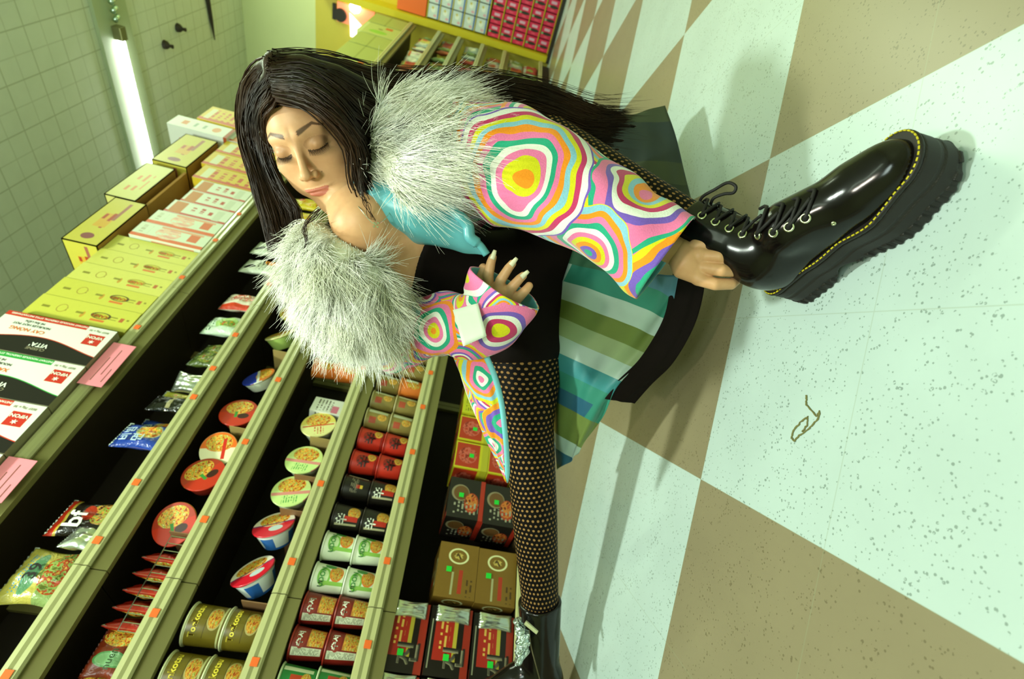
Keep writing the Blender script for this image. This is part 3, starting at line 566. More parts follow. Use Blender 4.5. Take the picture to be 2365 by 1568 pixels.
# long trays lying on top of the standing cartons
aTR=art('yellow_tray_print','ccc048',[('r',.5,.52,.30,.36,'d6a634'),('t',.5,.55,.34,.42,'b0421c',5),('e',.15,.5,.12,.36,'8a4a48'),('r',.72,.35,.4,.10,'a4604c')],wear=.04)
aTR2=art('pale_yellow_tray_print','d4cf78',[('t',.45,.5,.5,.5,'d8843c',5)],wear=.04)
kr=mat('brown_kraft_card','a87a2c',.8,var=.08,scale=30)
def tray_(y0,y1,z,h,m_,d,label,x=.0,tilt=0):
    e=empty('carton_tray',(x,(y0+y1)/2,z)); tag(e,label,'carton','open carton trays lying on the cartons'); L=y1-y0; t=.005
    MB().box(-t,0,-L/2,L/2,0,h).build('front_wall',m_,e); MB().box(-d,-d+t,-L/2,L/2,0,h).build('back_wall',kr,e)
    MB().box(-d,0,-L/2,-L/2+t,0,h).build('end_wall',m_,e); MB().box(-d,0,L/2-t,L/2,0,h).build('end_wall',kr,e)
    MB().box(-d,0,-L/2,L/2,h-t,h).build('top_wall',kr,e)
    MB().box(-d,0,-L/2,L/2,0,.004).build('floor_flap',kr,e)
    e.rotation_euler=(0,tilt,0); return e
tray_(1.885,2.28,2.188,.150,aTR,.24,'long yellow open tray lying on the yellow cartons, nearest the front',.022)
tray_(2.29,2.67,2.25,.150,aTR2,.24,'pale yellow tray lying behind the longer yellow tray',.018)
MB_=MB().box(-.27,0,-.21,.21,0,.014).build('cardboard_sheet',kr,loc=(.0,2.48,2.20)); tag(MB_,'brown cardboard sheet under the pale yellow tray','cardboard')
tray_(2.72,3.10,2.215,.19,aTR,.26,'yellow tray with red lettering beside the lamp end',.015)
aWL=art('long_white_carton_print','e4e8dc',[('e',.5,.25,.5,.14,'e09a6c'),('r',.5,.45,.36,.05,'9aa89c'),('r',.5,.6,.4,.05,'9aa89c'),('r',.5,.78,.4,.1,'d8844c'),('r',.5,.03,1,.06,'a84c24')],wear=.02)
put(box('noodle_carton',aWL,.26,.14,.36),.03,3.215,2.18,'tall white carton with faint orange marks, standing highest','carton')
put(box('noodle_carton',aOY,.26,.22,.26),.03,3.42,2.18,'small orange carton beside the tall white one','carton')
# ---- far end of the row
aGC=art('grey_green_carton_print','b4ba6c',[('e',.3,.5,.3,.5,'8ab840'),('r',.8,.3,.2,.2,'c8602c'),('r',.5,.93,1,.08,'c8cc8c'),('e',.6,.5,.1,.14,'6a7034')],wear=.08)
aGC2=art('plain_green_carton_print','a4aa5c',[('r',.5,.5,1,.04,'8a9048')],wear=.1)
for i,(y,z,w_,h,m_,l) in enumerate(((4.75,0,.40,.30,aGC,'pale green carton just above the hair, first of the far row'),(5.17,0,.40,.30,aGC,'pale green carton with orange corner, second of the far row'),(5.60,0,.42,.36,aGC2,'olive green carton standing third in the far row'),(6.05,0,.42,.36,aGC2,'olive green carton standing fourth in the far row'),(4.95,.305,.5,.28,aGC,'pale green carton laid on the first two far cartons'),(6.50,0,.42,.40,aGC,'pale green carton fifth in the far row'),(6.94,0,.40,.40,aGC2,'olive green carton last of the far row, by the red cards'))):
    put(box('far_carton',m_,.34,w_,h),-.0,y,ZT+z,l,'carton','green cartons on the far shelf top')
cols=['c8b4a8','8a9a48','d0c060','b85c30','a8b8a8','c8602c','5a6a34','d8d8b8','a83c30','8aa868']
fm=[art('far_packet_print_%s'%c,c,[('e',.5,.5,.5,.5,cols[(i+3)%10]),('r',.5,.85,.8,.16,cols[(i+6)%10])],wear=.1) for i,c in enumerate(cols)]
fk=[Kind((lambda m_,i:(lambda:bag('small_packet',m_,.135,.185,.045,60+i)))(m_,i)) for i,m_ in enumerate(fm)]
tiern=['second','third','fourth','fifth','lowest']
for t in range(1,6):
    ys=np.arange(4.70+.1*t,7.12,.158)
    for i,y in enumerate(ys):
        if abs(y-5.28)<.075 or abs(y-6.46)<.075: continue
        k=int(rng.integers(10)); z=RZ[t]+.004
        cn=['pinkish','olive','yellow','rust','grey green','orange','dark green','cream','red','light green'][k]
        put(fk[k](),-.06-.03*rng.random(),y,z,f'{cn} packet on the {tiern[t-1]} tier of the far shelf, {ordn[i] if i else "first"} from the hair','packet','small packets on the far shelf',rz=rng.uniform(-.3,.3),tilt=-.1)
        if t==5:
            k=int(rng.integers(10)); cn=['pinkish','olive','yellow','rust','grey green','orange','dark green','cream','red','light green'][k]
            put(fk[k](),-.085,y+.01,z+.192,f'upper {cn} packet, {tiern[t-1]} tier of the far shelf, {ordn[i] if i else "first"} from the hair','packet','small packets on the far shelf',rz=rng.uniform(-.3,.3))
# end display rack, facing the camera
yel=mat('yellow_rack_enamel','d0bc18',.5,var=.06,scale=5)
DS=1.0956; dm_=lambda x,z:(1.737+(x-1.737)*DS,.571+(z-.571)*DS)
dr=empty('display_rack',(dm_(.62,0)[0],7.60,dm_(0,0)[1])); dr.scale=(DS,)*3; tag(dr,'yellow display rack of pink and white packs at the end of the aisle','rack')
MB().box(-.50,.9,.02,.06,.053,2.8).build('back_board',yel,dr); MB().box(-.50,-.43,-.22,.02,.053,2.8).build('side_post',yel,dr)
MB().box(-.495,.9,-.26,.015,.051,.088).build('base_plinth',mat('black_plinth','1e170c',.5),dr)
for z in [.10,.25,.40,.55,.70,.86,1.0,1.14,1.28,1.42,1.56]: MB().box(-.42,.9,-.15,.015,z-.010,z-.002).build('rack_shelf',yel,dr)
aPK=art('pink_pack_print','d82450',[('e',.42,.45,.26,.8,'2a2a1c'),('e',.42,.88,.2,.2,'6ab478'),('r',.75,.5,.22,.5,'d8a8c4'),('e',.15,.5,.14,.4,'e8506c')],wear=.05)
aPW=art('white_blue_pack_print','c8d4d4',[('r',.5,.08,1,.14,'4a70b4'),('e',.6,.55,.4,.4,'e4e8e0'),('e',.75,.6,.2,.2,'c8b860'),('e',.2,.35,.2,.3,'d8a4b4')],wear=.05)
pk_=lambda x,z:(dm_(x,z)[0],7.60-.145*DS,dm_(x,z)[1])
RW_=['lowest','second lowest','middle','second highest','highest']; CW_=['next to','second from','third from','fourth from','fifth from','sixth from','seventh from','eighth from']
KP,KW=Kind(lambda:box('pink_pack',aPK,.1,.137,.142)),Kind(lambda:box('white_pack',aPW,.1,.153,.137))
for j,z in enumerate([.10,.25,.40,.55,.70]):
    for i in range(8):
        put(KP(),*pk_(.27+.138*i,z),f'pink bottle pack, {RW_[j]} pink row, {CW_[i]} the yellow post','pack','pink packs on the display rack',rz=-PI/2)
for j,z in enumerate([.86,1.0,1.14,1.28,1.42]):
    for i in range(7):
        put(KW(),*pk_(.28+.152*i,z),f'white blue pack, {RW_[j]} white row, {CW_[i]} the yellow post','pack','white packs on the display rack',rz=-PI/2)
MB().box(-.42,.9,-.15,-.02,1.57,1.9).build('red_header',mat('orange_red_header','e0641c',.5),dr)
dk=mat('dark_speaker_grey','1c160e',.6)
tag(MB().box(-.1,.1,-.08,.08,0,.62).build('waste_bin',dk,loc=(1.66,6.45,0)),'dark bin standing beside the display rack at the top edge','bin')
# yellow cabinet against the far wall with its pink lit panel
p0,p1=onY((727,0),7.5),onY((727,120),7.5)
cab=empty('menu_cabinet',(0,7.55,0)); tag(cab,'tall yellow cabinet against the far wall with a glowing pink panel','cabinet')
zt=(p0[2]+p1[2])/2
MB().box(-2.6,-.08,-.02,.15,.0,zt).build('cabinet_body',mat('mustard_cabinet_enamel','cdbc48',.5,var=.06,scale=4),cab)
a_,b_=onY((775,2),7.5),onY((862,70),7.5)
MB().box(min(a_[0],b_[0])-.02,min(max(a_[0],b_[0])+.1,-.085),-.045,-.021,min(a_[2],b_[2]),max(a_[2],b_[2])-.02).build('lit_panel',em('pink_lit_panel','f08a64',.75),cab)
a_=onY((820,17),7.45); MB().lathe([(.001,.07),(.05,.05),(.07,0),(.05,-.05),(.001,-.07)],20).build('lamp_bulb',em('warm_bulb','fff4dc',16),cab,True,loc=(a_[0],-.10,a_[2]))
MB().box(a_[0]-.02,a_[0]+.02,-.10,-.02,a_[2]-.02,a_[2]+.02).build('bulb_arm',bpy.data.materials['dark_speaker_grey'],cab)
a_=onY((816,66),7.4); mkobj('paper_notice',[(a_[0]-.13,-.055,a_[2]-.10),(a_[0]+.02,-.055,a_[2]-.10),(min(a_[0]+.14,-.05),-.055,a_[2]+.08),(a_[0]-.13,-.055,a_[2]+.06),(a_[0]-.13,-.05,a_[2]-.10),(a_[0]+.02,-.05,a_[2]-.10),(min(a_[0]+.14,-.05),-.05,a_[2]+.08),(a_[0]-.13,-.05,a_[2]+.06)],[(0,1,2,3),(7,6,5,4),(0,4,5,1),(1,5,6,2),(2,6,7,3),(3,7,4,0)],em('self_glowing_paper','fffdf0',2.2),cab)  # plain paper given its own glow, brightness put into the material
a_=onY((782,38),7.4); MB().tube([(a_[0],-.09,a_[2]),(a_[0],-.02,a_[2])],.075,24).build('round_knob',dk,cab)
a_=onY((766,30),7.4); MB().box(a_[0]-.09,a_[0]+.09,-.06,-.03,a_[2]-.02,a_[2]+.02).build('dark_handle',dk,cab)
rc=mat('red_card','e4401c',.6)
for q,l in (((903,4),'red price card at the top edge, farthest left'),((926,12),'red price card in the middle of three'),((948,27),'red price card nearest the white packs')):
    p=onX(q,.02); tag(MB().box(-.002,.0,-.14,.14,-.05,.05).build('red_price_card',rc,loc=(.004,min(p[1],6.3) if p[1]<6.4 else 6.3,p[2]) if False else (p[0],p[1],p[2])),l,'price card','red cards over the far cartons')
# mark on the floor
sm=mat('brown_scuff','6f6c3c',.7)
pts=[(1863,911),(1862,935),(1886,962),(1893,950),(1889,968),(1868,990),(1848,1004),(1834,1018),(1828,1012),(1832,995),(1848,975),(1866,962),(1864,982),(1850,1000)]
pp=[onZ(q,.0012) for q in pts]; dd_=[]
for a_,b_ in zip(pp,pp[1:]):
    for t in range(6): dd_.append(a_+(b_-a_)*t/6+np.array([rng.normal(0,.0006),rng.normal(0,.0006),0]))
tag(MB().tube(dd_,[.0009+.0008*rng.random() for _ in dd_],6).build('twisted_thread',sm),'thin curled brown thread lying on the pale floor tile','thread')
# ================================================================== the person
# ---- sparse signed-distance mesher (surface nets)
def mesh_sdf(fn,lo,hi,h,B=10,margin=1.25):
    lo=np.asarray(lo,float);hi=np.asarray(hi,float); nb=np.ceil((hi-lo)/(h*B)).astype(int)
    g=np.stack(np.meshgrid(*[np.arange(k) for k in nb],indexing='ij'),-1).reshape(-1,3)
    d=np.concatenate([fn(lo+(q+.5)*B*h) for q in np.array_split(g,max(1,len(g)//200000))])
    g=g[np.abs(d)<B*h*.87*margin]
    N=nb*B+2; key=lambda i,j,k:(i*N[1]+j)*N[2]+k
    K=[];P=[];E=[]
    ax=np.arange(B+1); L=np.stack(np.meshgrid(ax,ax,ax,indexing='ij'),-1)
    for gb in np.array_split(g,max(1,len(g)//64)):
        if not len(gb): continue
        idx=gb[:,None,None,None,:]*B+L[None]; pts=lo+idx*h; v=fn(pts.reshape(-1,3)).reshape(idx.shape[:-1]); s=v<0
        c=[(a,b,e) for a in(0,1) for b in(0,1) for e in(0,1)]
        sl=lambda A,a,b,e:A[:,a:B+a,b:B+b,e:B+e]
        cnt=sum(sl(s,*q).astype(np.int8) for q in c); act=(cnt>0)&(cnt<8)
        acc=np.zeros(act.shape+(3,)); w=np.zeros(act.shape)
        for q in c:
            for axx in range(3):
                if q[axx]==0:
                    r=list(q); r[axx]=1
                    va,vb=sl(v,*q),sl(v,*r); m=(va<0)!=(vb<0); t=np.where(m,va/(va-vb+1e-12),0)
                    for dd in range(3): acc[...,dd]+=np.where(m,q[dd]+(t if dd==axx else 0),0)
                    w+=m
        ii=np.nonzero(act); base=idx[ii[0],ii[1],ii[2],ii[3]]
        P.append(lo+(base+acc[ii]/w[ii][:,None])*h); K.append(key(base[:,0],base[:,1],base[:,2]))
        for axx in range(3):
            r=[0,0,0]; r[axx]=1
            va,vb=s[:,:B,:B,:B],s[:,r[0]:B+r[0],r[1]:B+r[1],r[2]:B+r[2]]; m=va!=vb; jj=np.nonzero(m); b=idx[jj[0],jj[1],jj[2],jj[3]]
            E.append((axx,b,va[jj]))
    K=np.concatenate(K);P=np.concatenate(P); o=np.argsort(K);K=K[o];P=P[o]
    F=[]
    for axx,b,inside in E:
        u,v_=[(1,2),(2,0),(0,1)][axx]; ok=(b[:,u]>0)&(b[:,v_]>0); b=b[ok];ins=inside[ok]
        q=[]
        for du,dv in((1,1),(0,1),(0,0),(1,0)):
            c=b.copy();c[:,u]-=du;c[:,v_]-=dv; kk=key(c[:,0],c[:,1],c[:,2]); p=np.searchsorted(K,kk); p=np.minimum(p,len(K)-1); q.append(np.where(K[p]==kk,p,-1))
        q=np.stack(q,1); q=q[(q>=0).all(1)] if True else q
        ins=ins[(np.stack([x for x in q.T],1)>=0).all(1)] if len(ins)==len(q) else ins
        F.append((q,ins))
    out=[]
    for q,ins in F:
        if len(q)==len(ins): out.append(np.where(ins[:,None],q,q[:,::-1]))
        else: out.append(q)
    return P,np.concatenate(out)
def rc(p,a,b,ra,rb):
    a=np.asarray(a,float);b=np.asarray(b,float); d=b-a; t=np.clip(((p-a)@d)/(d@d),0,1); return np.linalg.norm(p-a-t[:,None]*d,axis=1)-(ra+(rb-ra)*t)
def ell(p,c,r,Rm=None):
    q=p-np.asarray(c,float)
    if Rm is not None: q=q@Rm
    r=np.asarray(r,float); k0=np.linalg.norm(q/r,axis=1); k1=np.linalg.norm(q/r**2,axis=1)+1e-9; return k0*(k0-1)/k1
def smin(a,b,k): h_=np.clip(.5+.5*(b-a)/k,0,1); return b+(a-b)*h_-k*h_*(1-h_)
def smax(a,b,k): return -smin(-a,-b,k)
def chain(p,pts,rs,k=.0):
    d=None
    for i in range(len(pts)-1):
        e=rc(p,pts[i],pts[i+1],rs[i],rs[i+1]); d=e if d is None else (np.minimum(d,e) if not k else smin(d,e,k))
    return d
def nrm(v): v=np.asarray(v,float); return v/np.linalg.norm(v)
def cr(pts,n):    # catmull-rom resample
    P=np.asarray(pts,float); P=np.vstack([2*P[0]-P[1],P,2*P[-1]-P[-2]]); out=[]; m=len(P)-3
    for t in np.linspace(0,m-1e-6,n):
        i=int(t); f=t-i; a,b,c,d=P[i:i+4]; out.append(.5*((2*b)+(-a+c)*f+(2*a-5*b+4*c-d)*f*f+(-a+3*b-3*c+d)*f**3))
    return np.array(out)
ap=lambda L:[at(*q) for q in L]
# ---- joints
N0=at(840,512,.93); LS=at(990,360,.97); RS=at(815,690,1.03); CH=at(925,560,1.04); WA=at(1085,630,1.14); PE=at(1235,640,1.27)
LH=at(1260,560,1.27); RH=at(1205,715,1.25); RK=at(1222,985,1.27); RA=at(1258,1560,1.36)
LK=at(1270,335,1.09); LA=at(1632,548,.872)
LE=at(1290,450,.90); LW=at(1572,585,.855); RE=at(925,795,1.03); RW=at(1140,715,.95)
# head frame
HPX=(690,342); HD=.87; HC_=at(HPX[0],HPX[1],HD)
vd=-nrm(ray(HPX)); r_=nrm(CR-vd*(CR@vd)); u_=np.cross(vd,r_)
if u_@CU<0: u_=-u_
hup=nrm(-.25*r_+.968*u_); hrt=nrm(.968*r_+.25*u_)
yaw_,pit_=math.radians(23),math.radians(12)
hz=nrm(vd*math.cos(yaw_)-hrt*math.sin(yaw_)); hx=nrm(hrt*math.cos(yaw_)+vd*math.sin(yaw_))
hy=nrm(hup*math.cos(pit_)+hz*math.sin(pit_)); hz=nrm(hz*math.cos(pit_)-hup*math.sin(pit_))
HR=np.stack([hx,hy,hz],1)     # columns = local axes
HO=HC_-hz*.075
def toL(p): return (p-HO)@HR
def toW(q): return np.asarray(q,float)@HR.T+HO
def head_local(q):
    x=np.abs(q[:,0]); qs=q.copy(); qs[:,0]=x
    d=ell(q,(0,.030,-.018),(.072,.083,.090))
    d=smin(d,ell(q,(0,-.008,.020),(.060,.074,.062)),.02)
    d=smin(d,ell(q,(0,-.064,.028),(.045,.050,.050)),.022)
    d=smin(d,ell(q,(0,-.110,.054),(.018,.013,.016)),.022)
    d=smin(d,ell(qs,(.040,-.030,.046),(.022,.019,.022)),.02)
    d=smin(d,ell(qs,(.030,-.060,.042),(.024,.028,.026)),.02)
    d=smin(d,rc(qs,(.008,.021,.074),(.040,.020,.060),.007,.007),.018)
    d=smin(d,ell(q,(0,-.064,.066),(.026,.020,.018)),.015)
    d=smax(d,-ell(qs,(.031,.000,.096),(.018,.0125,.016)),.014)
    d=smin(d,ell(qs,(.031,-.001,.0655),(.0155,.0125,.0145)),.005)
    d=smin(d,rc(q,(0,.012,.076),(0,-.036,.098),.0052,.0078),.010)
    d=smin(d,ell(q,(0,-.041,.1005),(.0095,.0085,.0095)),.006)
    d=smin(d,ell(qs,(.0115,-.045,.088),(.0068,.0065,.0085)),.006)
    d=smax(d,-ell(qs,(.0065,-.0505,.0925),(.0032,.0022,.004)),.002)
    up=np.stack([q[:,0],q[:,1]-.28*q[:,0]**2*30*.1,q[:,2]],1)
    d=smin(d,ell(up,(0,-.0715,.0815),(.0225,.0036,.0078)),.0035)
    d=smin(d,ell(up,(0,-.0790,.0805),(.0170,.0048,.0075)),.0035)
    d=smax(d,-ell(up,(0,-.0750,.0900),(.0235,.0009,.0035)),.0016)
    d=smin(d,ell(qs,(.073,-.012,-.008),(.007,.028,.016)),.008)
    return d
def neck_d(p):
    return chain(p,[toW((0,-.045,-.02)),(toW((0,-.075,-.01))+N0)/2,N0],[.050,.046,.052])
def head_fn(p):
    return smin(head_local(toL(p)),neck_d(p),.02)
# ---- hands
def hand_L(p):
    d=ell(p,at(1606,612,.848),(1,1,1)) if False else None
    A=lambda *a:at(*a)
    d=chain(p,[LW,at(1592,600,.845),at(1615,590,.832)],[.025,.025,.016])
    d=smin(d,chain(p,[at(1585,615,.846),at(1615,640,.836)],[.024,.014]),.010)
    for L in ([(1608,566,.834),(1648,562,.822),(1676,572,.826),(1684,586,.845)],[(1616,590,.830),(1662,592,.813),(1692,606,.817),(1700,620,.838)],[(1622,617,.830),(1668,624,.812),(1706,626,.817),(1718,618,.838)],[(1612,644,.834),(1652,656,.822),(1688,656,.824),(1706,642,.842)]):
        P_=ap(L); d=smin(d,chain(p,P_,[.0112,.0102,.0093,.008]),.0022)
    d=smin(d,chain(p,ap([(1590,578,.862),(1618,545,.885),(1648,528,.90)]),[.013,.0115,.0095]),.008)
    return d
FR=[[(1128,662,.925),(1128,636,.918),(1134,606,.912),(1138,594,.911)],[(1150,672,.922),(1156,648,.913),(1174,620,.905),(1183,609,.904)],[(1170,688,.922),(1182,664,.912),(1200,644,.905),(1208,637,.904)],[(1182,704,.926),(1200,684,.918),(1216,668,.914),(1222,660,.914)]]
def hand_R(p):
    d=chain(p,[RW,at(1150,700,.935),at(1155,680,.927)],[.024,.026,.022])
    for L in FR: d=smin(d,chain(p,ap(L),[.0105,.0095,.0082,.0072]),.004)
    d=smin(d,chain(p,ap([(1130,700,.94),(1108,672,.935),(1108,640,.93),(1116,618,.927)]),[.013,.012,.0105,.008]),.006)
    return d
# ---- body
def body_fn(p):
    d=chain(p,[N0,(N0+CH)/2,CH,WA,PE],[.050,.075,.098,.088,.110])
    d=smin(d,rc(p,LS,RS,.050,.050),.05)
    d=smin(d,ell(p,at(955,545,1.0),(.058,.058,.058)),.025); d=smin(d,ell(p,at(915,640,1.0),(.058,.058,.058)),.025)
    d=smin(d,rc(p,RH,LH,.098,.098),.05)
    d0=d; d=smin(d,chain(p,[RH,RH*.4+RK*.6,RK,RK*.65+RA*.35,RA],[.098,.083,.062,.058,.040]),.03)
    d=smin(d,chain(p,[LH,LH*.4+LK*.6,LK,LK*.65+LA*.35,LA],[.098,.080,.060,.054,.040]),.03)
    dA_=smin(d0,chain(p,[LS,LE,LW],[.045,.030,.024]),.02)
    dA_=smin(dA_,chain(p,[RS,RE,RW],[.048,.038,.025]),.02); d=np.minimum(d,dA_)
    d=smin(d,neck_d(p),.03)
    return d
def bounds(pts,pad): P=np.array(pts); return P.min(0)-pad,P.max(0)+pad
bl_,bh_=bounds([N0,LS,RS,CH,WA,PE,LH,RH,RK,RA,LK,LA,LE,LW,RE,RW],.15)
V1,F1=mesh_sdf(body_fn,bl_,bh_,.0045)
V2,F2=mesh_sdf(head_fn,*bounds([HO,N0],.135),.0016)
V3,F3=mesh_sdf(hand_L,*bounds(ap([(1572,585,.855),(1720,620,.84),(1640,528,.9),(1612,650,.83)]),.05),.0018)
V4,F4=mesh_sdf(hand_R,*bounds([RW]+ap([q for L in FR for q in L]),.05),.0018)
# vertex paint on the head (lips, brows, lashes' line), scalp under the hair
q=toL(V2); x=np.abs(q[:,0]); pc=np.zeros((len(V2),3)); skin_c=np.array([1.,1.,1.])
lip=np.array(srgb('b05a4a')[:3]); brow=np.array(srgb('2a180c')[:3])
paint=np.zeros(len(V2)); pcol=np.tile(lip,(len(V2),1))
yl=q[:,1]-9*q[:,0]**2*(x>.004)
lm=((np.abs(yl+.0765)<.0078*np.sqrt(np.clip(1-(x/.0245)**2,0,1)))&(q[:,2]>.066)); paint[lm]=.85
byc=.0240+.0075*np.clip((x-.012)/.026,0,1)-.008*np.clip((x-.038)/.014,0,1); bt=.0050*np.clip(1.15-(x-.012)/.045,.3,1)
bm=(np.abs(q[:,1]-byc)<bt)&(x>.0115)&(x<.052)&(q[:,2]>.03); paint[bm]=(np.clip((1-np.abs(q[:,1]-byc)/bt)*2.2,0,.8))[bm]; pcol[bm]=brow
el_=-.0065-.0035*np.clip(1-((x-.031)/.0165)**2,0,1)
em_=(np.abs(q[:,1]-el_)<.0016)&(np.abs(x-.0315)<.0165)&(q[:,2]>.04); paint[em_]=.9; pcol[em_]=brow*.5
sh=((x-.031)/.019)**2+((q[:,1]-.002)/.0105)**2<1; sh&=(~bm)&(~em_)&(q[:,2]>.04); paint[sh]=.28; pcol[sh]=np.array(srgb('7a4424')[:3])
ns=((x-.0065)/.0036)**2+((q[:,1]+.0507)/.0022)**2<1; ns&=q[:,2]>.08; paint[ns]=.8; pcol[ns]=brow
mo=((q[:,0]-.021)**2+(q[:,1]+.046)**2<.0012**2)&(q[:,2]>.05); paint[mo]=.8; pcol[mo]=brow
hl=.066-.5*x**2*8; sc=(q[:,1]>hl)|((q[:,2]<.022)&(q[:,1]>-.03))|((q[:,2]<-.02)&(q[:,1]>-.06)); paint[sc]=1; pcol[sc]=np.array(srgb('1c120a')[:3])
mo=None
# skin material
sb=NB('warm_skin',.48,0,.35); sb.b.inputs['Subsurface Weight'].default_value=.12; sb.b.inputs['Subsurface Radius'].default_value=(.012,.005,.003); sb.b.inputs['Subsurface Scale'].default_value=1
at1=sb.n('ShaderNodeAttribute',attribute_name='paint_mask'); at2=sb.n('ShaderNodeAttribute',attribute_name='paint_colour')
nn,_=sb.noise(70,detail=4); basec=sb.mix(nn,'c69468','d8aa7c')
sb.base(sb.mix(at1.outputs['Fac'],basec,at2.outputs['Color'])); nn2,_=sb.noise(900,detail=2); sb.bump(nn2,.06,.001)
def net_mat(name,o,a,N=30,step=.0125):
    b=NB(name,.6,0,.12); a=nrm(a); t_=nrm(np.cross(a,CU)); c_=np.cross(a,t_); ob=b.obj()
    def dot(v):
        x=b.n('ShaderNodeVectorMath',operation='DOT_PRODUCT'); s_=b.n('ShaderNodeVectorMath',operation='SUBTRACT'); b.nt.links.new(ob,s_.inputs[0]); s_.inputs[1].default_value=tuple(o); b.nt.links.new(s_.outputs[0],x.inputs[0]); x.inputs[1].default_value=tuple(v); return x.outputs['Value']
    s_,y_,z_=dot(a),dot(t_),dot(c_)
    dn,_c=b.noise(9,ob,detail=1)
    th=b.math('MULTIPLY',b.math('ARCTAN2',z_,y_),N/(2*PI)); v=b.math('ADD',b.math('DIVIDE',s_,step),b.math('MULTIPLY',dn,1.5)); fv=b.math('FLOOR',v)
    u=b.math('ADD',th,b.math('MULTIPLY',b.math('FRACT',b.math('MULTIPLY',fv,.5)),1.0))
    du=b.math('SUBTRACT',b.math('FRACT',u),.5); dv=b.math('SUBTRACT',b.math('FRACT',v),.5)
    r=b.math('ADD',b.math('POWER',b.math('ABSOLUTE',du),2.0),b.math('POWER',b.math('ABSOLUTE',dv),2.0))
    # holes pull open on the front of the limb, closed where the net bunches
    m=b.math('LESS_THAN',r,.062); b.base(b.mix(m,'0b0705','9a7444')); return b.mat
netR=net_mat('fishnet_tights',(RH+RK)/2,RA-RH); netL=net_mat('fishnet_tights_bent_leg',(LH+LK)/2,LK-LH); netS=net_mat('fishnet_tights_shin',(LK+LA)/2,LA-LK)
blackcloth=mat('black_dress_cloth','110a07',.75,0,.12,var=.15,scale=40)
f1c=V1[F1].mean(1)
dleg=lambda p,A:chain(p,A,[.1]*len(A))
mi1=np.zeros(len(F1),int)
dR=chain(f1c,[RH,RH*.4+RK*.6,RK,RK*.65+RA*.35,RA],[.098,.083,.062,.058,.040]); dL=chain(f1c,[LH,LH*.4+LK*.6,LK,LK*.65+LA*.35,LA],[.098,.080,.060,.054,.040]); dT=chain(f1c,[N0,CH,WA,PE],[.06,.1,.1,.11]); dA=np.minimum(chain(f1c,[LS,LE,LW],[.045,.030,.024]),chain(f1c,[RS,RE,RW],[.048,.038,.025]))
lm=np.minimum(dR,dL)<np.minimum(dT,dA); mi1[lm&(dR<=dL)]=1; mi1[lm&(dL<dR)]=2; dS=chain(f1c,[LK,LK*.65+LA*.35,LA],[.060,.054,.040]); mi1[lm&(dL<dR)&(dS<dL+.001)]=3
Vb=np.concatenate([V1,V2,V3,V4]); o2,o3,o4=len(V1),len(V1)+len(V2),len(V1)+len(V2)+len(V3)
Fb=np.concatenate([F1,F2+o2,F3+o3,F4+o4]); mib=np.concatenate([mi1,np.zeros(len(F2)+len(F3)+len(F4),int)])
pm=np.zeros(len(Vb)); pm[o2:o3]=paint; pcb=np.zeros((len(Vb),3)); pcb[o2:o3]=pcol
ORG=np.array([PE[0],PE[1],0.])
person=empty('person',tuple(ORG)); tag(person,'person with long dark hair in a swirl patterned fur-collared coat, crouching and holding one boot','person')
def wobj(name,v,f,m,parent,off=None,**k):
    """world-space verts -> local to the person's base, so object texture coordinates stay world-like"""
    return mkobj(name,np.asarray(v)-ORG,f,m,parent,**k)
for m_ in (netR,netL,netS):
    for nd in m_.node_tree.nodes:
        if nd.type=='VECT_MATH' and nd.operation=='SUBTRACT': nd.inputs[1].default_value=tuple(np.array(nd.inputs[1].default_value)-ORG)
body=wobj('body',Vb,Fb,[sb.mat,netR,netL,netS],person,smooth=True,mi=mib,col={'paint_mask':pm,'paint_colour':pcb})
# nails
mm=MB()
nail=mat('pale_nail','dcd8b8',.2)
for L in FR[:3]:
    P_=ap(L); e=P_[-1]; d_=nrm(P_[-1]-P_[-2]); tc=nrm(CAMP-e); s_=nrm(np.cross(d_,tc)); tc=np.cross(s_,d_)
    Vn,Fn=[],[]
    for i in range(5):
        for j in range(5):
            a_=(i/4-.5)*1.7; t=j/4; wv=.0062*(1-.35*t*t); Vn.append(e-d_*.004+d_*.017*t+s_*math.sin(a_)*wv+tc*(math.cos(a_)*.0065+.0022))
    for i in range(4):
        for j in range(4): Fn.append((i*5+j,i*5+j+1,(i+1)*5+j+1,(i+1)*5+j))
    k_=len(Vn); Vn2=Vn+[v-tc*.001 for v in Vn]; Fn2=Fn+[tuple(x+k_ for x in f[::-1]) for f in Fn]
    rim=[0,1,2,3,4,9,14,19,24,23,22,21,20,15,10,5]
    Fn2+=[(a,a+k_,b+k_,b) for a,b in zip(rim,rim[1:]+rim[:1])]
    wobj('fingernail',Vn2,Fn2,nail,person,smooth=True)
# eyelashes
lash=mat('lash_black','0c0806',.5); mm=MB()
for sx in (-1,1):
    for i in range(26):
        t=i/25; x=.016+.031*t; y=-.0075-.0035*(1-((x-.031)/.0165)**2)
        q0=np.array([sx*x,y,.0]); 
        # find the surface along z
        zz=np.linspace(.11,.03,120); pts=np.stack([np.full(120,q0[0]),np.full(120,y),zz],1); dv=head_local(pts); k_=np.argmax(dv<0); z=zz[k_]
        l=.0075+.004*t; mm.tube([toW((sx*x,y,z-.0005)),toW((sx*(x+.002*t+.0005),y-.0035,z+l*.6)),toW((sx*(x+.0045*t+.0005),y-.0065,z+l))],[.00042,.0003,.0001],4)
    
mm.v=[v-ORG for v in mm.v]; mm.build('eyelashes',lash,person); body.children
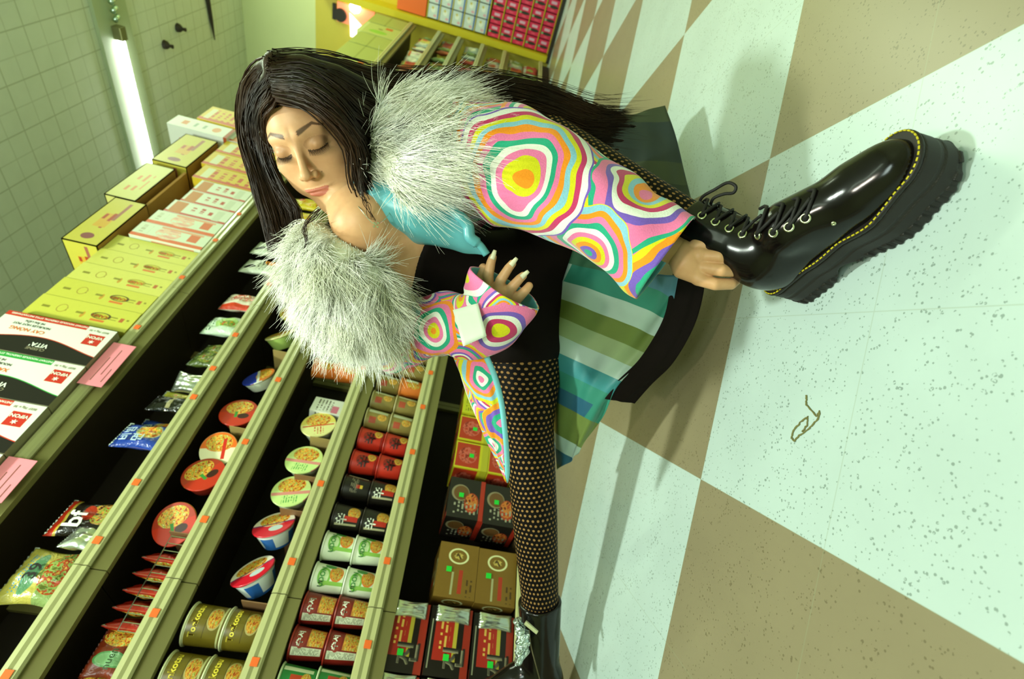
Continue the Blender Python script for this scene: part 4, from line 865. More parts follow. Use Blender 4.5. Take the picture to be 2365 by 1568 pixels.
# ---- hair
hairm=NB('dark_brown_hair',.42,0,.22); f_,_=hairm.noise(12,detail=3); hairm.base(hairm.ramp(f_,[(.35,'170e07'),(.7,'34200f')])); hairm.b.inputs['Anisotropic'].default_value=.3; hairm=hairm.mat
def strands(guides,count,seg,r0,spread,sub,name='hair',taper=.25,flat=True,lenvar=.0,seed=1,umap=None):
    """guides: grid of guide curves (each list of pts); strand picks a blend between neighbours"""
    rg=np.random.default_rng(seed); G=np.array([cr(g,seg) for g in guides]); k=len(G); vs=[];fs=[];n=0
    ring=4 
    for s in range(count):
        u=rg.random()*(k-1) if umap is None else umap(rg.random())*(k-1); i=min(int(u),k-2); f=u-i
        c=G[i]*(1-f)+G[i+1]*f
        L=1-lenvar*rg.random()**2; m=max(4,int(seg*L)); c=c[:m]
        t=np.linspace(0,1,m)[:,None]
        off=rg.normal(0,1,3)*spread; off2=rg.normal(0,1,3)*spread*1.6
        c=c+off*(np.sin(t*PI*.5)*.6+.4)*(1-.3*t)+off2*t**2+ (.0022*np.sin(t*(9+6*rg.random())+rg.random()*6))*rg.normal(0,1,3)
        T=np.gradient(c,axis=0); T/=np.linalg.norm(T,axis=1,keepdims=True)+1e-9
        vv=nrm(CAMP-c[m//2]); A=np.cross(T,vv); A/=np.linalg.norm(A,axis=1,keepdims=True)+1e-9; B_=np.cross(T,A)
        r=(r0*(.6+.8*rg.random())*(1-(1-taper)*t**1.5)); r[-1]*=.15
        V=np.stack([c+A*r,c+B_*r*.6,c-A*r,c-B_*r*.6],1).reshape(-1,3); vs.append(V)
        a=np.arange(m-1)[:,None]*4; j=np.arange(4)[None]
        q=np.stack([a+j,a+(j+1)%4,a+4+(j+1)%4,a+4+j],-1).reshape(-1,4)+n; fs.append(q); n+=len(V)
    return np.concatenate(vs),np.concatenate(fs)
GA=[[(642,140,.955),(700,134,.97),(780,150,.99),(900,175,1.02),(1100,178,1.06),(1250,205,1.09),(1380,258,1.11),(1490,262,1.13)],
    [(642,142,.915),(700,140,.925),(780,158,.94),(900,192,.99),(1090,205,1.04),(1250,240,1.08),(1370,285,1.10),(1470,292,1.12)],
    [(643,146,.87),(700,154,.865),(775,180,.87),(880,230,.94),(1060,240,1.03),(1230,275,1.07),(1340,320,1.09),(1440,325,1.11)],
    [(645,152,.84),(700,168,.825),(770,212,.83),(845,280,.88),(960,300,1.00),(1150,320,1.05),(1290,360,1.08),(1430,345,1.10)],
    [(648,162,.815),(704,205,.795),(765,245,.80),(825,325,.845),(880,400,.96),(1050,420,1.06),(1220,420,1.09),(1380,390,1.11)],
    [(650,170,.80),(712,242,.788),(768,280,.795),(814,335,.82),(830,420,.87),(870,470,.93),(960,470,1.0),(1060,470,1.05)]]
GB=[[(645,138,.945),(600,150,.96),(566,190,.96),(555,250,.95),(562,320,.94),(592,420,.935),(625,530,.93),(652,628,.935)],
    [(645,138,.91),(602,160,.92),(574,200,.92),(566,260,.92),(576,330,.92),(602,425,.92),(634,530,.915),(656,640,.91)],
    [(646,148,.87),(622,185,.84),(597,225,.86),(585,275,.89),(590,335,.925),(614,420,.935),(645,520,.93),(664,632,.90)],
    [(648,160,.83),(632,236,.825),(610,268,.85),(612,312,.885),(627,375,.912),(656,442,.918),(692,500,.92),(678,605,.92)]]
def part(s,off=.004):
    f=math.radians(28+54*s); return toW((0,.037+(.090+off)*math.sin(f),-.022+(.095+off)*math.cos(f)))
GA=[[part(s)]+[at(*q) for q in g[1:]] for s,g in zip((1,.85,.65,.45,.22,0),GA)]; GB=[[part(s)]+[at(*q) for q in g[1:]] for s,g in zip((1,.8,.45,0),GB)]
va,fa=strands(GA,3800,22,.0016,.006,0,seed=3,lenvar=.22)
vb,fb_=strands(GB,2200,18,.0015,.0035,0,seed=4,lenvar=.12)
GC=[GA[0],GA[1],GA[2]]; vc,fc=strands(GC,160,26,.0007,.016,0,seed=5,lenvar=.05)
# thin loose locks in front of the coat
G1=[ap([(735,480,.84),(700,520,.85),(705,560,.86),(690,610,.87),(660,640,.88)]),ap([(740,485,.84),(706,525,.85),(709,565,.86),(693,614,.87),(664,642,.88)])]
G2=[ap([(905,225,.93),(935,275,.86),(900,300,.84),(868,310,.84),(876,340,.84),(850,370,.84)]),ap([(909,228,.93),(940,280,.86),(905,303,.84),(870,312,.84),(878,343,.84),(852,373,.84)])]
G3=[ap([(825,355,.84),(832,440,.84),(845,480,.86),(870,520,.88)]),ap([(830,355,.85),(838,440,.85),(851,480,.87),(876,520,.89)])]
G4=[ap([(598,300,.78),(604,322,.775),(622,342,.775),(624,372,.78)]),ap([(600,300,.78),(606,325,.775),(625,345,.775),(627,376,.78)])]
ex=[strands(G,n_,16,r,.0008,0,seed=s,lenvar=.1) for G,n_,r,s in ((G1,8,.0006,6),(G2,2,.00045,7),(G3,8,.0007,8),(G4,4,.0006,9))]
VV=[va,vb,vc]+[e[0] for e in ex]; FF=[fa,fb_,fc]+[e[1] for e in ex]; off=0; f2=[]
for v,f in zip(VV,FF): f2.append(f+off); off+=len(v)
hair=wobj('hair',np.concatenate(VV),np.concatenate(f2),hairm,person,smooth=True); hair['kind']='stuff'
# solid core under the strands
def core_fn(p):
    q=toL(p); d=ell(q,(0,.037,-.024),(.077,.088,.094)); d=smax(d,-ell(q,(0,-.028,.075),(.066,.094,.075)),.01); d=smax(d,-(q[:,1]+.075),.01)
    for a_,r in ((GA[2],[.014,.018,.022,.022,.02,.017,.012,.003]),(GA[3],[.008,.012,.018,.024,.022,.018,.010,.003]),(GA[1],[.014,.016,.018,.018,.016,.012,.009,.003])): 
        d=smin(d,chain(p,[x+nrm(x-CAMP)*.022 for x in a_],r),.012)
    for a_,r in ((GB[1],[.010,.012,.013,.013,.012,.010,.008,.002]),): d=smin(d,chain(p,[x+nrm(x-CAMP)*.012 for x in a_],r),.012)
    return d
vcz,fcz=mesh_sdf(core_fn,*bounds(GA[1]+GA[3]+GB[1]+[HO],.13),.0045)
mkobj('hair_mass',vcz-ORG,fcz,hairm,hair,smooth=True)
# ---- necklace
mm=MB(); nk=cr(ap([(800,450,.90),(830,480,.872),(850,505,.87),(868,518,.872),(890,505,.88),(905,480,.9)]),40); mm.tube(nk-ORG,.0007,5)
sil=mat('bright_silver','e0e4d0',.15,1)
nko=mm.build('necklace',sil,person)
mm=MB()
for dx,dy in ((0,0),(5,-4),(-4,4),(4,5),(-3,-4)):
    c=at(868+dx,519+dy,.868)-ORG; mm.tube([c-np.array([0,0,.0016]),c+np.array([0,0,.0016])],.0016,6)
mm.build('necklace_pendant',sil,nko)
# ---- dress
def torso_fn(p):
    d=chain(p,[CH,WA,PE],[.103,.094,.118]); d=smin(d,ell(p,at(960,548,1.0),(.062,.062,.062)),.02); d=smin(d,ell(p,at(920,642,1.0),(.062,.062,.062)),.02)
    d=smin(d,rc(p,RH,LH,.105,.105),.05); d=smin(d,rc(p,RH,RH*.75+RK*.25,.106,.100),.03); d=smin(d,rc(p,LH,LH*.75+LK*.25,.106,.100),.03)
    # neckline: a slanted plane from the bust towards the neck
    a_=at(950,575,.98); n_=nrm(N0-PE); d=smax(d,((p-a_)@n_),.01)
    return d
vz,fz=mesh_sdf(torso_fn,*bounds([CH,PE,RH,LH,N0],.16),.005)
wobj('dress',vz,fz,blackcloth,person,smooth=True)
# ---- coat: swirl print
PK_,YE_,TE_,PU_,OR_,WH_,MA_,BL_='f07cae','dcd61c','2aa884','7a5cc0','f79420','eef0e6','c83a6c','8cc4d8'
def swirl(name,circles,seed=0,scale=7.5):
    """overlapping discs of concentric rings, as printed on the cloth; circles: (world centre, radius, ring shift)"""
    b=NB(name,.85,0,.15); ob=b.obj(); wv=b.n('ShaderNodeTexNoise'); wv.inputs['Scale'].default_value=14; wv.inputs['Detail'].default_value=1; b.nt.links.new(ob,wv.inputs['Vector'])
    s1=b.n('ShaderNodeVectorMath',operation='SUBTRACT'); b.nt.links.new(wv.outputs['Color'],s1.inputs[0]); s1.inputs[1].default_value=(.5,.5,.5)
    s2=b.n('ShaderNodeVectorMath',operation='MULTIPLY_ADD'); b.nt.links.new(s1.outputs[0],s2.inputs[0]); s2.inputs[1].default_value=(.035,.035,.035); b.nt.links.new(ob,s2.inputs[2]); P_=s2.outputs[0]
    order=[PK_,TE_,PU_,OR_,YE_,PK_,WH_,TE_,PK_,OR_,BL_,YE_,MA_,WH_,PU_,PK_]
    # fallback cells
    vd_,vc_=b.vor(scale,P_); sep=b.n('ShaderNodeSeparateColor'); b.nt.links.new(vc_,sep.inputs[0])
    ph=b.math('MULTIPLY_ADD',vd_,1.15,sep.outputs[0])
    for c,r,sh in circles:
        s_=b.n('ShaderNodeVectorMath',operation='DISTANCE'); b.nt.links.new(P_,s_.inputs[0]); s_.inputs[1].default_value=tuple(np.asarray(c)-ORG)
        m=b.math('LESS_THAN',s_.outputs['Value'],r); v=b.math('MULTIPLY_ADD',s_.outputs['Value'],7.6,sh)
        mx=b.n('ShaderNodeMix',data_type='FLOAT'); b.set(mx.inputs[0],m); b.set(mx.inputs[2],ph); b.set(mx.inputs[3],v); ph=mx.outputs[0]
    fr_=b.math('FRACT',ph); col=b.ramp(fr_,[(i/len(order),c) for i,c in enumerate(order)],'CONSTANT')
    f_,_=b.noise(420,ob,detail=2); d=b.n('ShaderNodeMix',data_type='RGBA'); d.blend_type='MULTIPLY'; d.inputs[0].default_value=1; b.set(d.inputs[6],col); b.set(d.inputs[7],b.math('MULTIPLY_ADD',f_,.30,.80)); b.base(d.outputs[2])
    b.b.inputs['Sheen Weight'].default_value=.25; b.bump(f_,.25,.002); return b.mat
circ=[(at(1420,300,.86),.20,.10),(at(1560,640,.83),.105,.62),(at(1480,470,.84),.10,.35),(at(1355,585,.85),.085,.05),(at(1130,520,.86),.075,.45),(at(1205,405,.845),.118,.0)]
swm=swirl('swirl_print_fleece',circ)
circ2=[(at(1000,760,.93),.055,.2),(at(1160,760,.90),.06,.6),(at(1120,640,.90),.045,.1),(at(1110,880,.98),.06,.3),(at(1150,1000,1.0),.06,.8)]
swm2=swirl('swirl_print_fleece_small',circ2,scale=13)
lb=NB('blue_green_striped_lining',.38,0,.4); ob=lb.obj()
def blocks(b,o,a,c_,ws,wl,cols_):
    def dot(v):
        x=b.n('ShaderNodeVectorMath',operation='DOT_PRODUCT'); b.nt.links.new(o,x.inputs[0]); x.inputs[1].default_value=tuple(v); return x.outputs['Value']
    s_=b.math('DIVIDE',dot(a),ws); row=b.math('FLOOR',s_); t=b.math('DIVIDE',dot(c_),wl)
    rn=b.n('ShaderNodeTexWhiteNoise',noise_dimensions='1D'); b.set(rn.inputs['W'],row)
    t2=b.math('FLOOR',b.math('ADD',t,b.math('MULTIPLY',rn.outputs['Value'],3.7)))
    cb_=b.n('ShaderNodeCombineXYZ'); b.set(cb_.inputs[0],b.math('MULTIPLY_ADD',t2,3.1,1.7)); b.set(cb_.inputs[1],row); r2=b.n('ShaderNodeTexWhiteNoise',noise_dimensions='2D'); b.nt.links.new(cb_.outputs[0],r2.inputs['Vector'])
    return b.ramp(r2.outputs['Value'],[(i/len(cols_),c) for i,c in enumerate(cols_)],'CONSTANT')
sa=nrm(.90*CU+.42*CR); sc_=nrm(np.cross(sa,CF))
lb.base(blocks(lb,ob,sa,sc_,.038,.42,['3a8488','7a8440','5a9aa4','3f6a50','8ca074','2c5c72','a4bcb0','66783c','34806e','4a7a90']))
nz_,_=lb.noise(9,ob,detail=2); lb.bump(nz_,.5,.02)
dkl=NB('shaded_lining_satin',.5,0,.3); ob=dkl.obj(); dkl.base(blocks(dkl,ob,nrm(.95*CU+.2*CR),sc_,.07,2.,['2c362c','1f2a2c','333b2a','1c2620'])); dkl=dkl  # coat lining on the shaded side, its shade put into darker colours
teal=mat('teal_satin_lining','5aa4ac',.35,var=.12,scale=7,bump=.4)
cyan=mat('pale_cyan_satin_edge','7cc8d4',.35)
def grid_sheet(name,rows,m,parent,nu=40,nv=30,th=.0025,wr=0.,ws=26,seed=0):
    """cloth panel through a grid of points, with real thickness"""
    R0=[cr(r,nu) for r in rows]; G=np.array([cr([r[i] for r in R0],nv) for i in range(nu)]).transpose(1,0,2)
    du=np.gradient(G,axis=1);dv=np.gradient(G,axis=0); n=np.cross(du,dv); n/=np.linalg.norm(n,axis=2,keepdims=True)+1e-9
    if wr:
        rg=np.random.default_rng(seed); ph=rg.random(6)*6; a,b=np.meshgrid(np.linspace(0,1,nu),np.linspace(0,1,nv))
        w=np.sin(a*ws*.5+ph[0]+2*np.sin(b*4+ph[1]))+.6*np.sin(b*ws*.35+a*5+ph[2])+.35*np.sin(a*ws+b*9+ph[3]); G=G+n*(w*wr)[...,None]
    A=G.reshape(-1,3);B_=(G-n*th).reshape(-1,3); N=nu*nv; f=[]
    ix=lambda i,j:i*nu+j
    for i in range(nv-1):
        for j in range(nu-1):
            q=(ix(i,j),ix(i,j+1),ix(i+1,j+1),ix(i+1,j)); f.append(q); f.append(tuple(x+N for x in q[::-1]))
    rim=[ix(0,j) for j in range(nu)]+[ix(i,nu-1) for i in range(1,nv)]+[ix(nv-1,j) for j in range(nu-2,-1,-1)]+[ix(i,0) for i in range(nv-2,0,-1)]
    for a,b in zip(rim,rim[1:]+rim[:1]): f.append((b,a,a+N,b+N))
    return wobj(name,np.concatenate([A,B_]),f,m,parent,smooth=True)
def sleeve(name,pts,rs,m,parent,n=72,seg=90,wr=.004,seed=0,flat=1.,th=.003,endcut=None,inner=None):
    c=cr(pts,seg); r=np.interp(np.linspace(0,1,seg),np.linspace(0,1,len(rs)),rs)
    T=np.gradient(c,axis=0); T/=np.linalg.norm(T,axis=1,keepdims=True); rg=np.random.default_rng(seed); ph=rg.random(8)*6
    V=[];Vi=[]
    for i in range(seg):
        v_=nrm(CAMP-c[i]); A=nrm(np.cross(T[i],v_)); B_=np.cross(A,T[i]); s_=i/(seg-1)
        for j in range(n):
            t=2*PI*j/n
            w=wr*(math.sin(5*t+ph[0]+14*s_)*.5+math.sin(34*s_+2.2*math.sin(t+ph[1])+ph[2])*.7*(.4+.6*math.exp(-((s_-.38)/.14)**2*2))+math.sin(3*t-9*s_+ph[3])*.6)
            R_=r[i]+w; d=A*math.cos(t)+B_*math.sin(t)*flat; V.append(c[i]+d*R_); Vi.append(c[i]+d*(R_-th))
    f=[];N=len(V)
    for i in range(seg-1):
        for j in range(n):
            q=(i*n+j,i*n+(j+1)%n,(i+1)*n+(j+1)%n,(i+1)*n+j); f.append(q[::-1]); f.append(tuple(x+N for x in q))
    e=(seg-1)*n
    for j in range(n): f.append((e+j,e+(j+1)%n,e+(j+1)%n+N,e+j+N)[::-1])
    for j in range(n): f.append((j,(j+1)%n,(j+1)%n+N,j+N))
    mi=[0]*len(f)
    if inner is not None:
        mi=[(1 if (k<2*(seg-1)*n and k%2==1) else 0) for k in range(len(f))]
    return wobj(name,V+Vi,f,[m,inner] if inner is not None else m,parent,smooth=True,mi=mi)
# coat body behind the arms and shoulders
def coat_fn(p):
    d=chain(p,[at(1000,360,.99),at(815,690,1.05)],[.085,.085]); d=smin(d,chain(p,[at(920,540,1.12),at(1090,600,1.24),at(1240,600,1.36)],[.115,.125,.13]),.05)
    inn=chain(p,[at(960,560,.93),at(1085,630,1.10),at(1240,640,1.22)],[.130,.120,.14]); d=smax(d,-inn,.01)
    d=smax(d,-chain(p,[N0+(CAMP-N0)*.1,N0],[.09,.075]),.01)
    return d
vz,fz=mesh_sdf(coat_fn,*bounds([at(1000,360,.99),at(815,690,1.05),at(1240,600,1.36),at(920,540,1.12)],.17),.006)
coat=wobj('coat',vz,fz,swm,person,smooth=True)
sleeve('sleeve',ap([(1000,345,.955),(1075,350,.935),(1200,395,.915),(1345,468,.890),(1452,535,.868),(1541,594,.852)]),[.086,.093,.101,.083,.076,.081],swm,coat,wr=.0060,seed=3,inner=teal)
sleeve('sleeve',ap([(880,800,1.03),(940,772,1.005),(1015,752,.975),(1085,752,.945),(1135,722,.925),(1170,664,.905)]),[.060,.062,.060,.062,.066,.070],swm2,coat,wr=.004,seed=5,flat=.75,inner=teal)
# seams on the sleeve
cw=mat('cream_seam_pile','e0e0c0',.9)
sl=cr(ap([(1072,256,.93),(1200,284,.915),(1330,352,.90),(1440,415,.885),(1475,432,.88)]),60); mm=MB(); mm.tube(sl-ORG,[.0022+.0012*rng.random() for _ in sl],6)
for p_ in sl[::1]:
    for _ in range(4):
        a_=p_-ORG+rng.normal(0,.001,3); mm.tube([a_,a_+nrm(CU*.8-CR*.3+rng.normal(0,.5,3))*.006],[.0006,.0002],4,cap=False)
mm.build('seam_pile',cw,coat)
# lower front edge with cyan facing
grid_sheet('front_edge',[ap([(1040,800,.99),(1085,800,.97),(1130,815,.96)]),ap([(1062,860,1.02),(1102,860,.99),(1142,870,.98)]),ap([(1085,920,1.05),(1122,925,1.02),(1155,930,1.01)]),ap([(1118,1000,1.07),(1140,1005,1.05),(1164,1005,1.04)]),ap([(1146,1058,1.09),(1157,1060,1.08),(1168,1058,1.07)]),ap([(1168,1112,1.10),(1169,1112,1.10),(1171,1112,1.10)])],swm2,coat,30,60,wr=.0015,seed=2)
mm=MB(); mm.tube(cr(ap([(1118,812,.955),(1142,868,.975),(1158,930,1.005),(1167,1005,1.035),(1171,1060,1.07),(1172,1114,1.10)]),50)-ORG,[.0058]*46+[.005,.004,.003,.002],10); mm.build('cyan_edge',cyan,coat,True)
mm=MB(); mm.tube(cr(ap([(1052,812,1.0),(1066,868,1.03),(1085,925,1.055),(1118,1000,1.075),(1150,1068,1.10)]),40)-ORG,.0018,8); mm.build('cream_piping',cw,coat,True)
# patch without its printed code
def quadpatch(name,q,m,parent,off=.004,th=.001):
    P_=[at(*c) for c in q]; a=grid_sheet(name,[[P_[0],(P_[0]+P_[1])/2,P_[1]],[P_[3],(P_[3]+P_[2])/2,P_[2]]],m,parent,8,8,th); return a
quadpatch('white_patch',[(1046,716,.872),(1104,700,.867),(1124,776,.866),(1070,800,.870)],mat('white_cotton_patch','e4eedd',.8,var=.05,scale=60),coat)
# linings
grid_sheet('lapel_lining',[ap([(815,415,.90),(860,415,.89),(920,425,.89),(985,440,.89),(1030,450,.90)]),ap([(838,455,.905),(880,470,.89),(940,480,.885),(1000,485,.89),(1052,482,.90)]),ap([(862,492,.93),(905,515,.91),(960,528,.90),(1020,525,.90),(1078,520,.905)]),ap([(880,510,.95),(930,540,.935),(985,556,.925),(1045,560,.92),(1100,565,.92)]),ap([(895,520,.96),(945,552,.95),(1010,566,.945),(1070,580,.935),(1122,590,.92)])],teal,coat,50,40,wr=.0015,seed=4)
mm=MB(); mm.tube(cr(ap([(1010,452,.885),(1052,490,.885),(1080,520,.892),(1086,548,.895),(1108,566,.90),(1124,588,.905)]),40)-ORG,[.008]*10+[.010]*20+[.007]*10,10); mm.build('lapel_roll',teal,coat,True)
grid_sheet('lapel_lining',[ap([(860,590,.94),(905,640,.94),(950,690,.945),(985,735,.95)]),ap([(845,615,.94),(890,665,.935),(935,712,.94),(960,750,.95)])],teal,coat,30,12,wr=.001,seed=9)
grid_sheet('skirt_lining',[ap([(1325,560,1.10),(1400,600,1.05),(1470,640,1.00),(1530,630,.98),(1566,640,.97)]),ap([(1300,650,1.16),(1370,690,1.11),(1440,720,1.06),(1510,722,1.03),(1546,728,1.02)]),ap([(1270,760,1.22),(1340,780,1.17),(1400,800,1.13),(1460,815,1.10),(1502,812,1.08)]),ap([(1262,860,1.28),(1310,870,1.22),(1360,885,1.18),(1400,900,1.15),(1425,895,1.13)]),ap([(1270,960,1.34),(1300,970,1.28),(1335,978,1.24),(1365,975,1.21),(1392,965,1.19)]),ap([(1285,1085,1.40),(1295,1080,1.35),(1310,1070,1.31),(1325,1055,1.28),(1340,1035,1.26)])],lb.mat,coat,60,70,wr=.0055,ws=24,seed=8)
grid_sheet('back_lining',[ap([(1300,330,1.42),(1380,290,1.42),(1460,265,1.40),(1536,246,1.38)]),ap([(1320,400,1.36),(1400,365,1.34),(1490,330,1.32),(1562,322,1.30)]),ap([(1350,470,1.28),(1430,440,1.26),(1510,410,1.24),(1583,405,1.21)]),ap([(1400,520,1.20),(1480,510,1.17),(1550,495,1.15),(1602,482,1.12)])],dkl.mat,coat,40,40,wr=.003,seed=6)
grid_sheet('dark_hem_band',[ap([(1560,600,.985),(1592,608,.98),(1628,620,.975)]),ap([(1548,665,1.00),(1585,675,.995),(1624,678,.99)]),ap([(1530,740,1.03),(1570,750,1.02),(1602,756,1.01)]),ap([(1480,825,1.08),(1525,835,1.06),(1557,832,1.05)]),ap([(1425,880,1.13),(1472,890,1.11),(1508,882,1.10)]),ap([(1392,918,1.16),(1428,925,1.15),(1466,931,1.14)])],blackcloth,coat,20,50,wr=.001,seed=1)
# ---- fur collar
furm=NB('cream_long_fur',.75,0,.25); f_,_=furm.noise(16,detail=3); furm.base(furm.ramp(f_,[(.3,'eceed4'),(.65,'fdfef6')])); furm.b.inputs['Sheen Weight'].default_value=.4; furm=furm.mat
U1=ap([(868,392,.915),(885,345,.915),(925,298,.93),(985,298,.915),(1000,362,.90),(945,392,.89)]); r1=[.030,.036,.043,.049,.050,.042]
U2=ap([(712,545,.925),(740,592,.915),(785,645,.915),(832,688,.925),(870,715,.94)]); r2=[.028,.044,.060,.064,.052]
def fur_fn(p):
    return np.minimum(smin(chain(p,U1,r1,.02),chain(p,[U1[2],U1[5]],[.042,.04]),.02),smin(chain(p,U2,r2,.02),chain(p,ap([(850,640,.95),(895,700,.95)]),[.035,.045]),.02))
vfu,ffu=mesh_sdf(fur_fn,*bounds(U1+U2,.10),.005)
fur=wobj('fur_collar',vfu,ffu,furm,coat,smooth=True)
def grad(fn,p,e=.002): return np.stack([(fn(p+np.eye(3)[i]*e)-fn(p-np.eye(3)[i]*e))/(2*e) for i in range(3)],1)
tri=ffu; cen=vfu[tri].mean(1); nn_=grad(fur_fn,cen); vis=(nn_@nrm(CAMP-at(900,550,.93)))>-.45; idx=np.nonzero(vis)[0]
rg=np.random.default_rng(11); ch_=rg.choice(idx,19000); base_=cen[ch_]+rg.normal(0,.002,(len(ch_),3)); nb_=nn_[ch_]
up_lobe=(np.abs(chain(base_,U1,r1))<.03)
flow=np.where(up_lobe[:,None],nrm(CR*.95-CU*.12),nrm(-CU*.75-CR*.15))
seg=6; L=np.where(up_lobe,.060,.048)*(.6+.7*rg.random(len(ch_)))
# clumps
ck_=rg.normal(0,1,(400,3)); cl=(np.floor(base_*38).astype(int)@np.array([7,57,391]))%400
d0=nb_*.42+flow*.85+ck_[cl]*.26+rg.normal(0,.15,(len(ch_),3)); d0/=np.linalg.norm(d0,axis=1,keepdims=True)
bend=flow*.5+ck_[(cl*3)%400]*.35+rg.normal(0,.3,(len(ch_),3))+np.array([0,0,-.35])
pts=[];
for i in range(seg):
    t=i/(seg-1); pts.append(base_+d0*(L*t)[:,None]+bend*(L*.55*t*t)[:,None])
pts=np.stack(pts,1); T=np.gradient(pts,axis=1); T/=np.linalg.norm(T,axis=2,keepdims=True); vv=nrm(CAMP-at(900,550,.93)); A=np.cross(T,vv); A/=np.linalg.norm(A,axis=2,keepdims=True)+1e-9; B_=np.cross(T,A)
rr=(.00085*(1-np.linspace(0,1,seg)**1.3*.85))[None,:,None]
V=np.stack([pts+A*rr,pts-A*rr*.5+B_*rr*.8,pts-A*rr*.5-B_*rr*.8],2)  # n,seg,3,3
n_=len(ch_); V=V.reshape(-1,3); a=(np.arange(n_)*seg*3)[:,None,None]+(np.arange(seg-1)*3)[None,:,None]; j=np.arange(3)[None,None]
Fq=np.stack([a+j,a+(j+1)%3,a+3+(j+1)%3,a+3+j],-1).reshape(-1,4)
fs=wobj('fur_strands',V,Fq,furm,coat,smooth=True); fs['kind']='stuff'
# ---- boots
bf=nrm(np.array([1.624,.632,0])-np.array([1.335,.715,0])); bs=np.array([-bf[1],bf[0],0]); BO=np.array([1.335,.712,0]); BRm=np.stack([bf,bs,[0,0,1]],1)
def solo2d(x,y,g=0):
    q=np.stack([x,y,np.zeros_like(x)],1); d=chain(q,[(.036,0,0),(.12,.0,0),(.205,.0,0),(.258,.004,0)],[.036,.036,.0465,.043],.02); return d-g
def sole_fn(q):
    x,y,z=q[:,0],q[:,1],q[:,2]; g=np.where(z<.018,.0016*np.sign(np.sin(x*2*PI/.0135+(y>0)*PI)),0.)+np.where(np.abs(z-.038)<.0022,-.0012,0)
    top=.058+.004*np.clip(x-.2,0,1)/.06; bot=.026*np.exp(-((x-.118)/.024)**2)+.010*np.clip((x-.24)/.06,0,1)**2
    d=smax(solo2d(x,y,0)-g,np.maximum(z-top,bot-z),.004); return d
kl=(LK-BO)@BRm; al=np.array([.052,0,.11]); kd=nrm(kl-al); KD=kd
def upper_fn(q,kd=None,sl=.125,rs=1.):
    kd=KD if kd is None else kd
    q=q-np.array([0,0,.010])
    d=ell(q,(.240,.001,.058),(.052,.040,.038)); d=smin(d,rc(q,(.205,0,.070),(.13,0,.105),.036,.040),.03); d=smin(d,ell(q,(.048,0,.080),(.042,.035,.055)),.03)
    d=smin(d,rc(q,(.205,0,.062),(.05,0,.062),.040,.032),.015)
    d=smin(d,rc(q,(.065,0,.10),al+kd*sl,.040*rs,.047*rs),.035); d=smax(d,.042-q[:,2],.004); d=smax(d,((q-(al+kd*sl))@kd),.006); return d
def welt_fn(q): return smax(solo2d(q[:,0],q[:,1],.001),np.abs(q[:,2]-.0615-.004*np.clip(q[:,0]-.2,0,1)/.06)-.0035,.002)
bup=NB('polished_black_leather',.16,0,.38); bup.base('0d0908'); f_,_=bup.noise(18,detail=2); bup.bump(f_,.12,.01); bup=bup.mat
bso=mat('black_rubber_sole','150e0a',.55,var=.1,scale=50); gold=mat('yellow_welt_thread','c8b820',.5); eyem=mat('silver_eyelet','cfd2b0',.22,1); lacem=mat('black_lace','0d0a08',.7)
def march(q,fn,Rm,O,tmax=2.):
    """first hit of the view ray with a surface given in local coordinates"""
    d=nrm(ray(q)); t=.3
    for _ in range(200):
        P_=CAMP+d*t; e=fn(((P_-O)@Rm)[None])[0]
        if e<.0003: return P_
        t+=max(e*.8,.0004)
        if t>tmax: return None
    return None
def lgrad(fn,p): e=.002; return nrm([(fn((p+np.eye(3)[i]*e)[None])[0]-fn((p-np.eye(3)[i]*e)[None])[0]) for i in range(3)])
def ring(mb,c,n,R_,r,k=18,m=8):
    a=nrm(np.cross(n,[.3,.2,1.])); b_=np.cross(n,a); v=[];f=[]
    for i in range(k):
        t=2*PI*i/k; o_=a*math.cos(t)+b_*math.sin(t)
        for j in range(m):
            s_=2*PI*j/m; v.append(c+o_*(R_+r*math.cos(s_))+n*r*math.sin(s_))
    for i in range(k):
        for j in range(m): f.append((i*m+j,((i+1)%k)*m+j,((i+1)%k)*m+(j+1)%m,i*m+(j+1)%m))
    mb.add(v,f)
bootlab=empty  # boots hang below the person as clothing
def make_boot():
    vu,fu=mesh_sdf(upper_fn,(-.03,-.08,.03),(.33,.08,.30),.0025)
    up=mkobj('boot',vu,fu,bup,None,smooth=True)
    vs_,fs_=mesh_sdf(sole_fn,(-.02,-.07,-.01),(.33,.07,.07),.002); mkobj('sole',vs_,fs_,bso,up,smooth=False)
    vw,fw=mesh_sdf(welt_fn,(-.02,-.07,.03),(.33,.07,.07),.002); mkobj('welt',vw,fw,bso,up,smooth=True)
    # welt stitches
    mm=MB(); outl=[]
    for i in range(400):
        t=i/400*2*PI; c=np.array([.15+.0*math.cos(t),0.]); dr=np.array([math.cos(t),math.sin(t)])
        a_,b_=0,.25
        for _ in range(30):
            mid=(a_+b_)/2
            if solo2d(np.array([c[0]+dr[0]*mid]),np.array([c[1]+dr[1]*mid]))[0]<-.0012: a_=mid
            else: b_=mid
        outl.append(c+dr*a_)
    outl=np.array(outl+outl[:1]); s_=np.concatenate([[0],np.cumsum(np.linalg.norm(np.diff(outl,axis=0),axis=1))]); n=96
    for i in range(n):
        p=[]
        for u in ((i+.12)/n,(i+.72)/n):
            x=np.interp(u*s_[-1],s_,outl[:,0]); y=np.interp(u*s_[-1],s_,outl[:,1]); p.append((x,y,.0657+.004*max(0,x-.2)/.06))
        mm.tube(p,.0011,5)
    st=mm.build('welt_stitching',gold,up); st['kind']='stuff'
    return up
b1=make_boot(); b1.parent=person; b1.matrix_world=Matrix.Identity(4)
b1.location=BO-ORG; b1.rotation_euler=Matrix([[*r] for r in BRm.tolist()]).to_euler()
b1['label']='polished platform boot gripped at the ankle'
bw=lambda: None
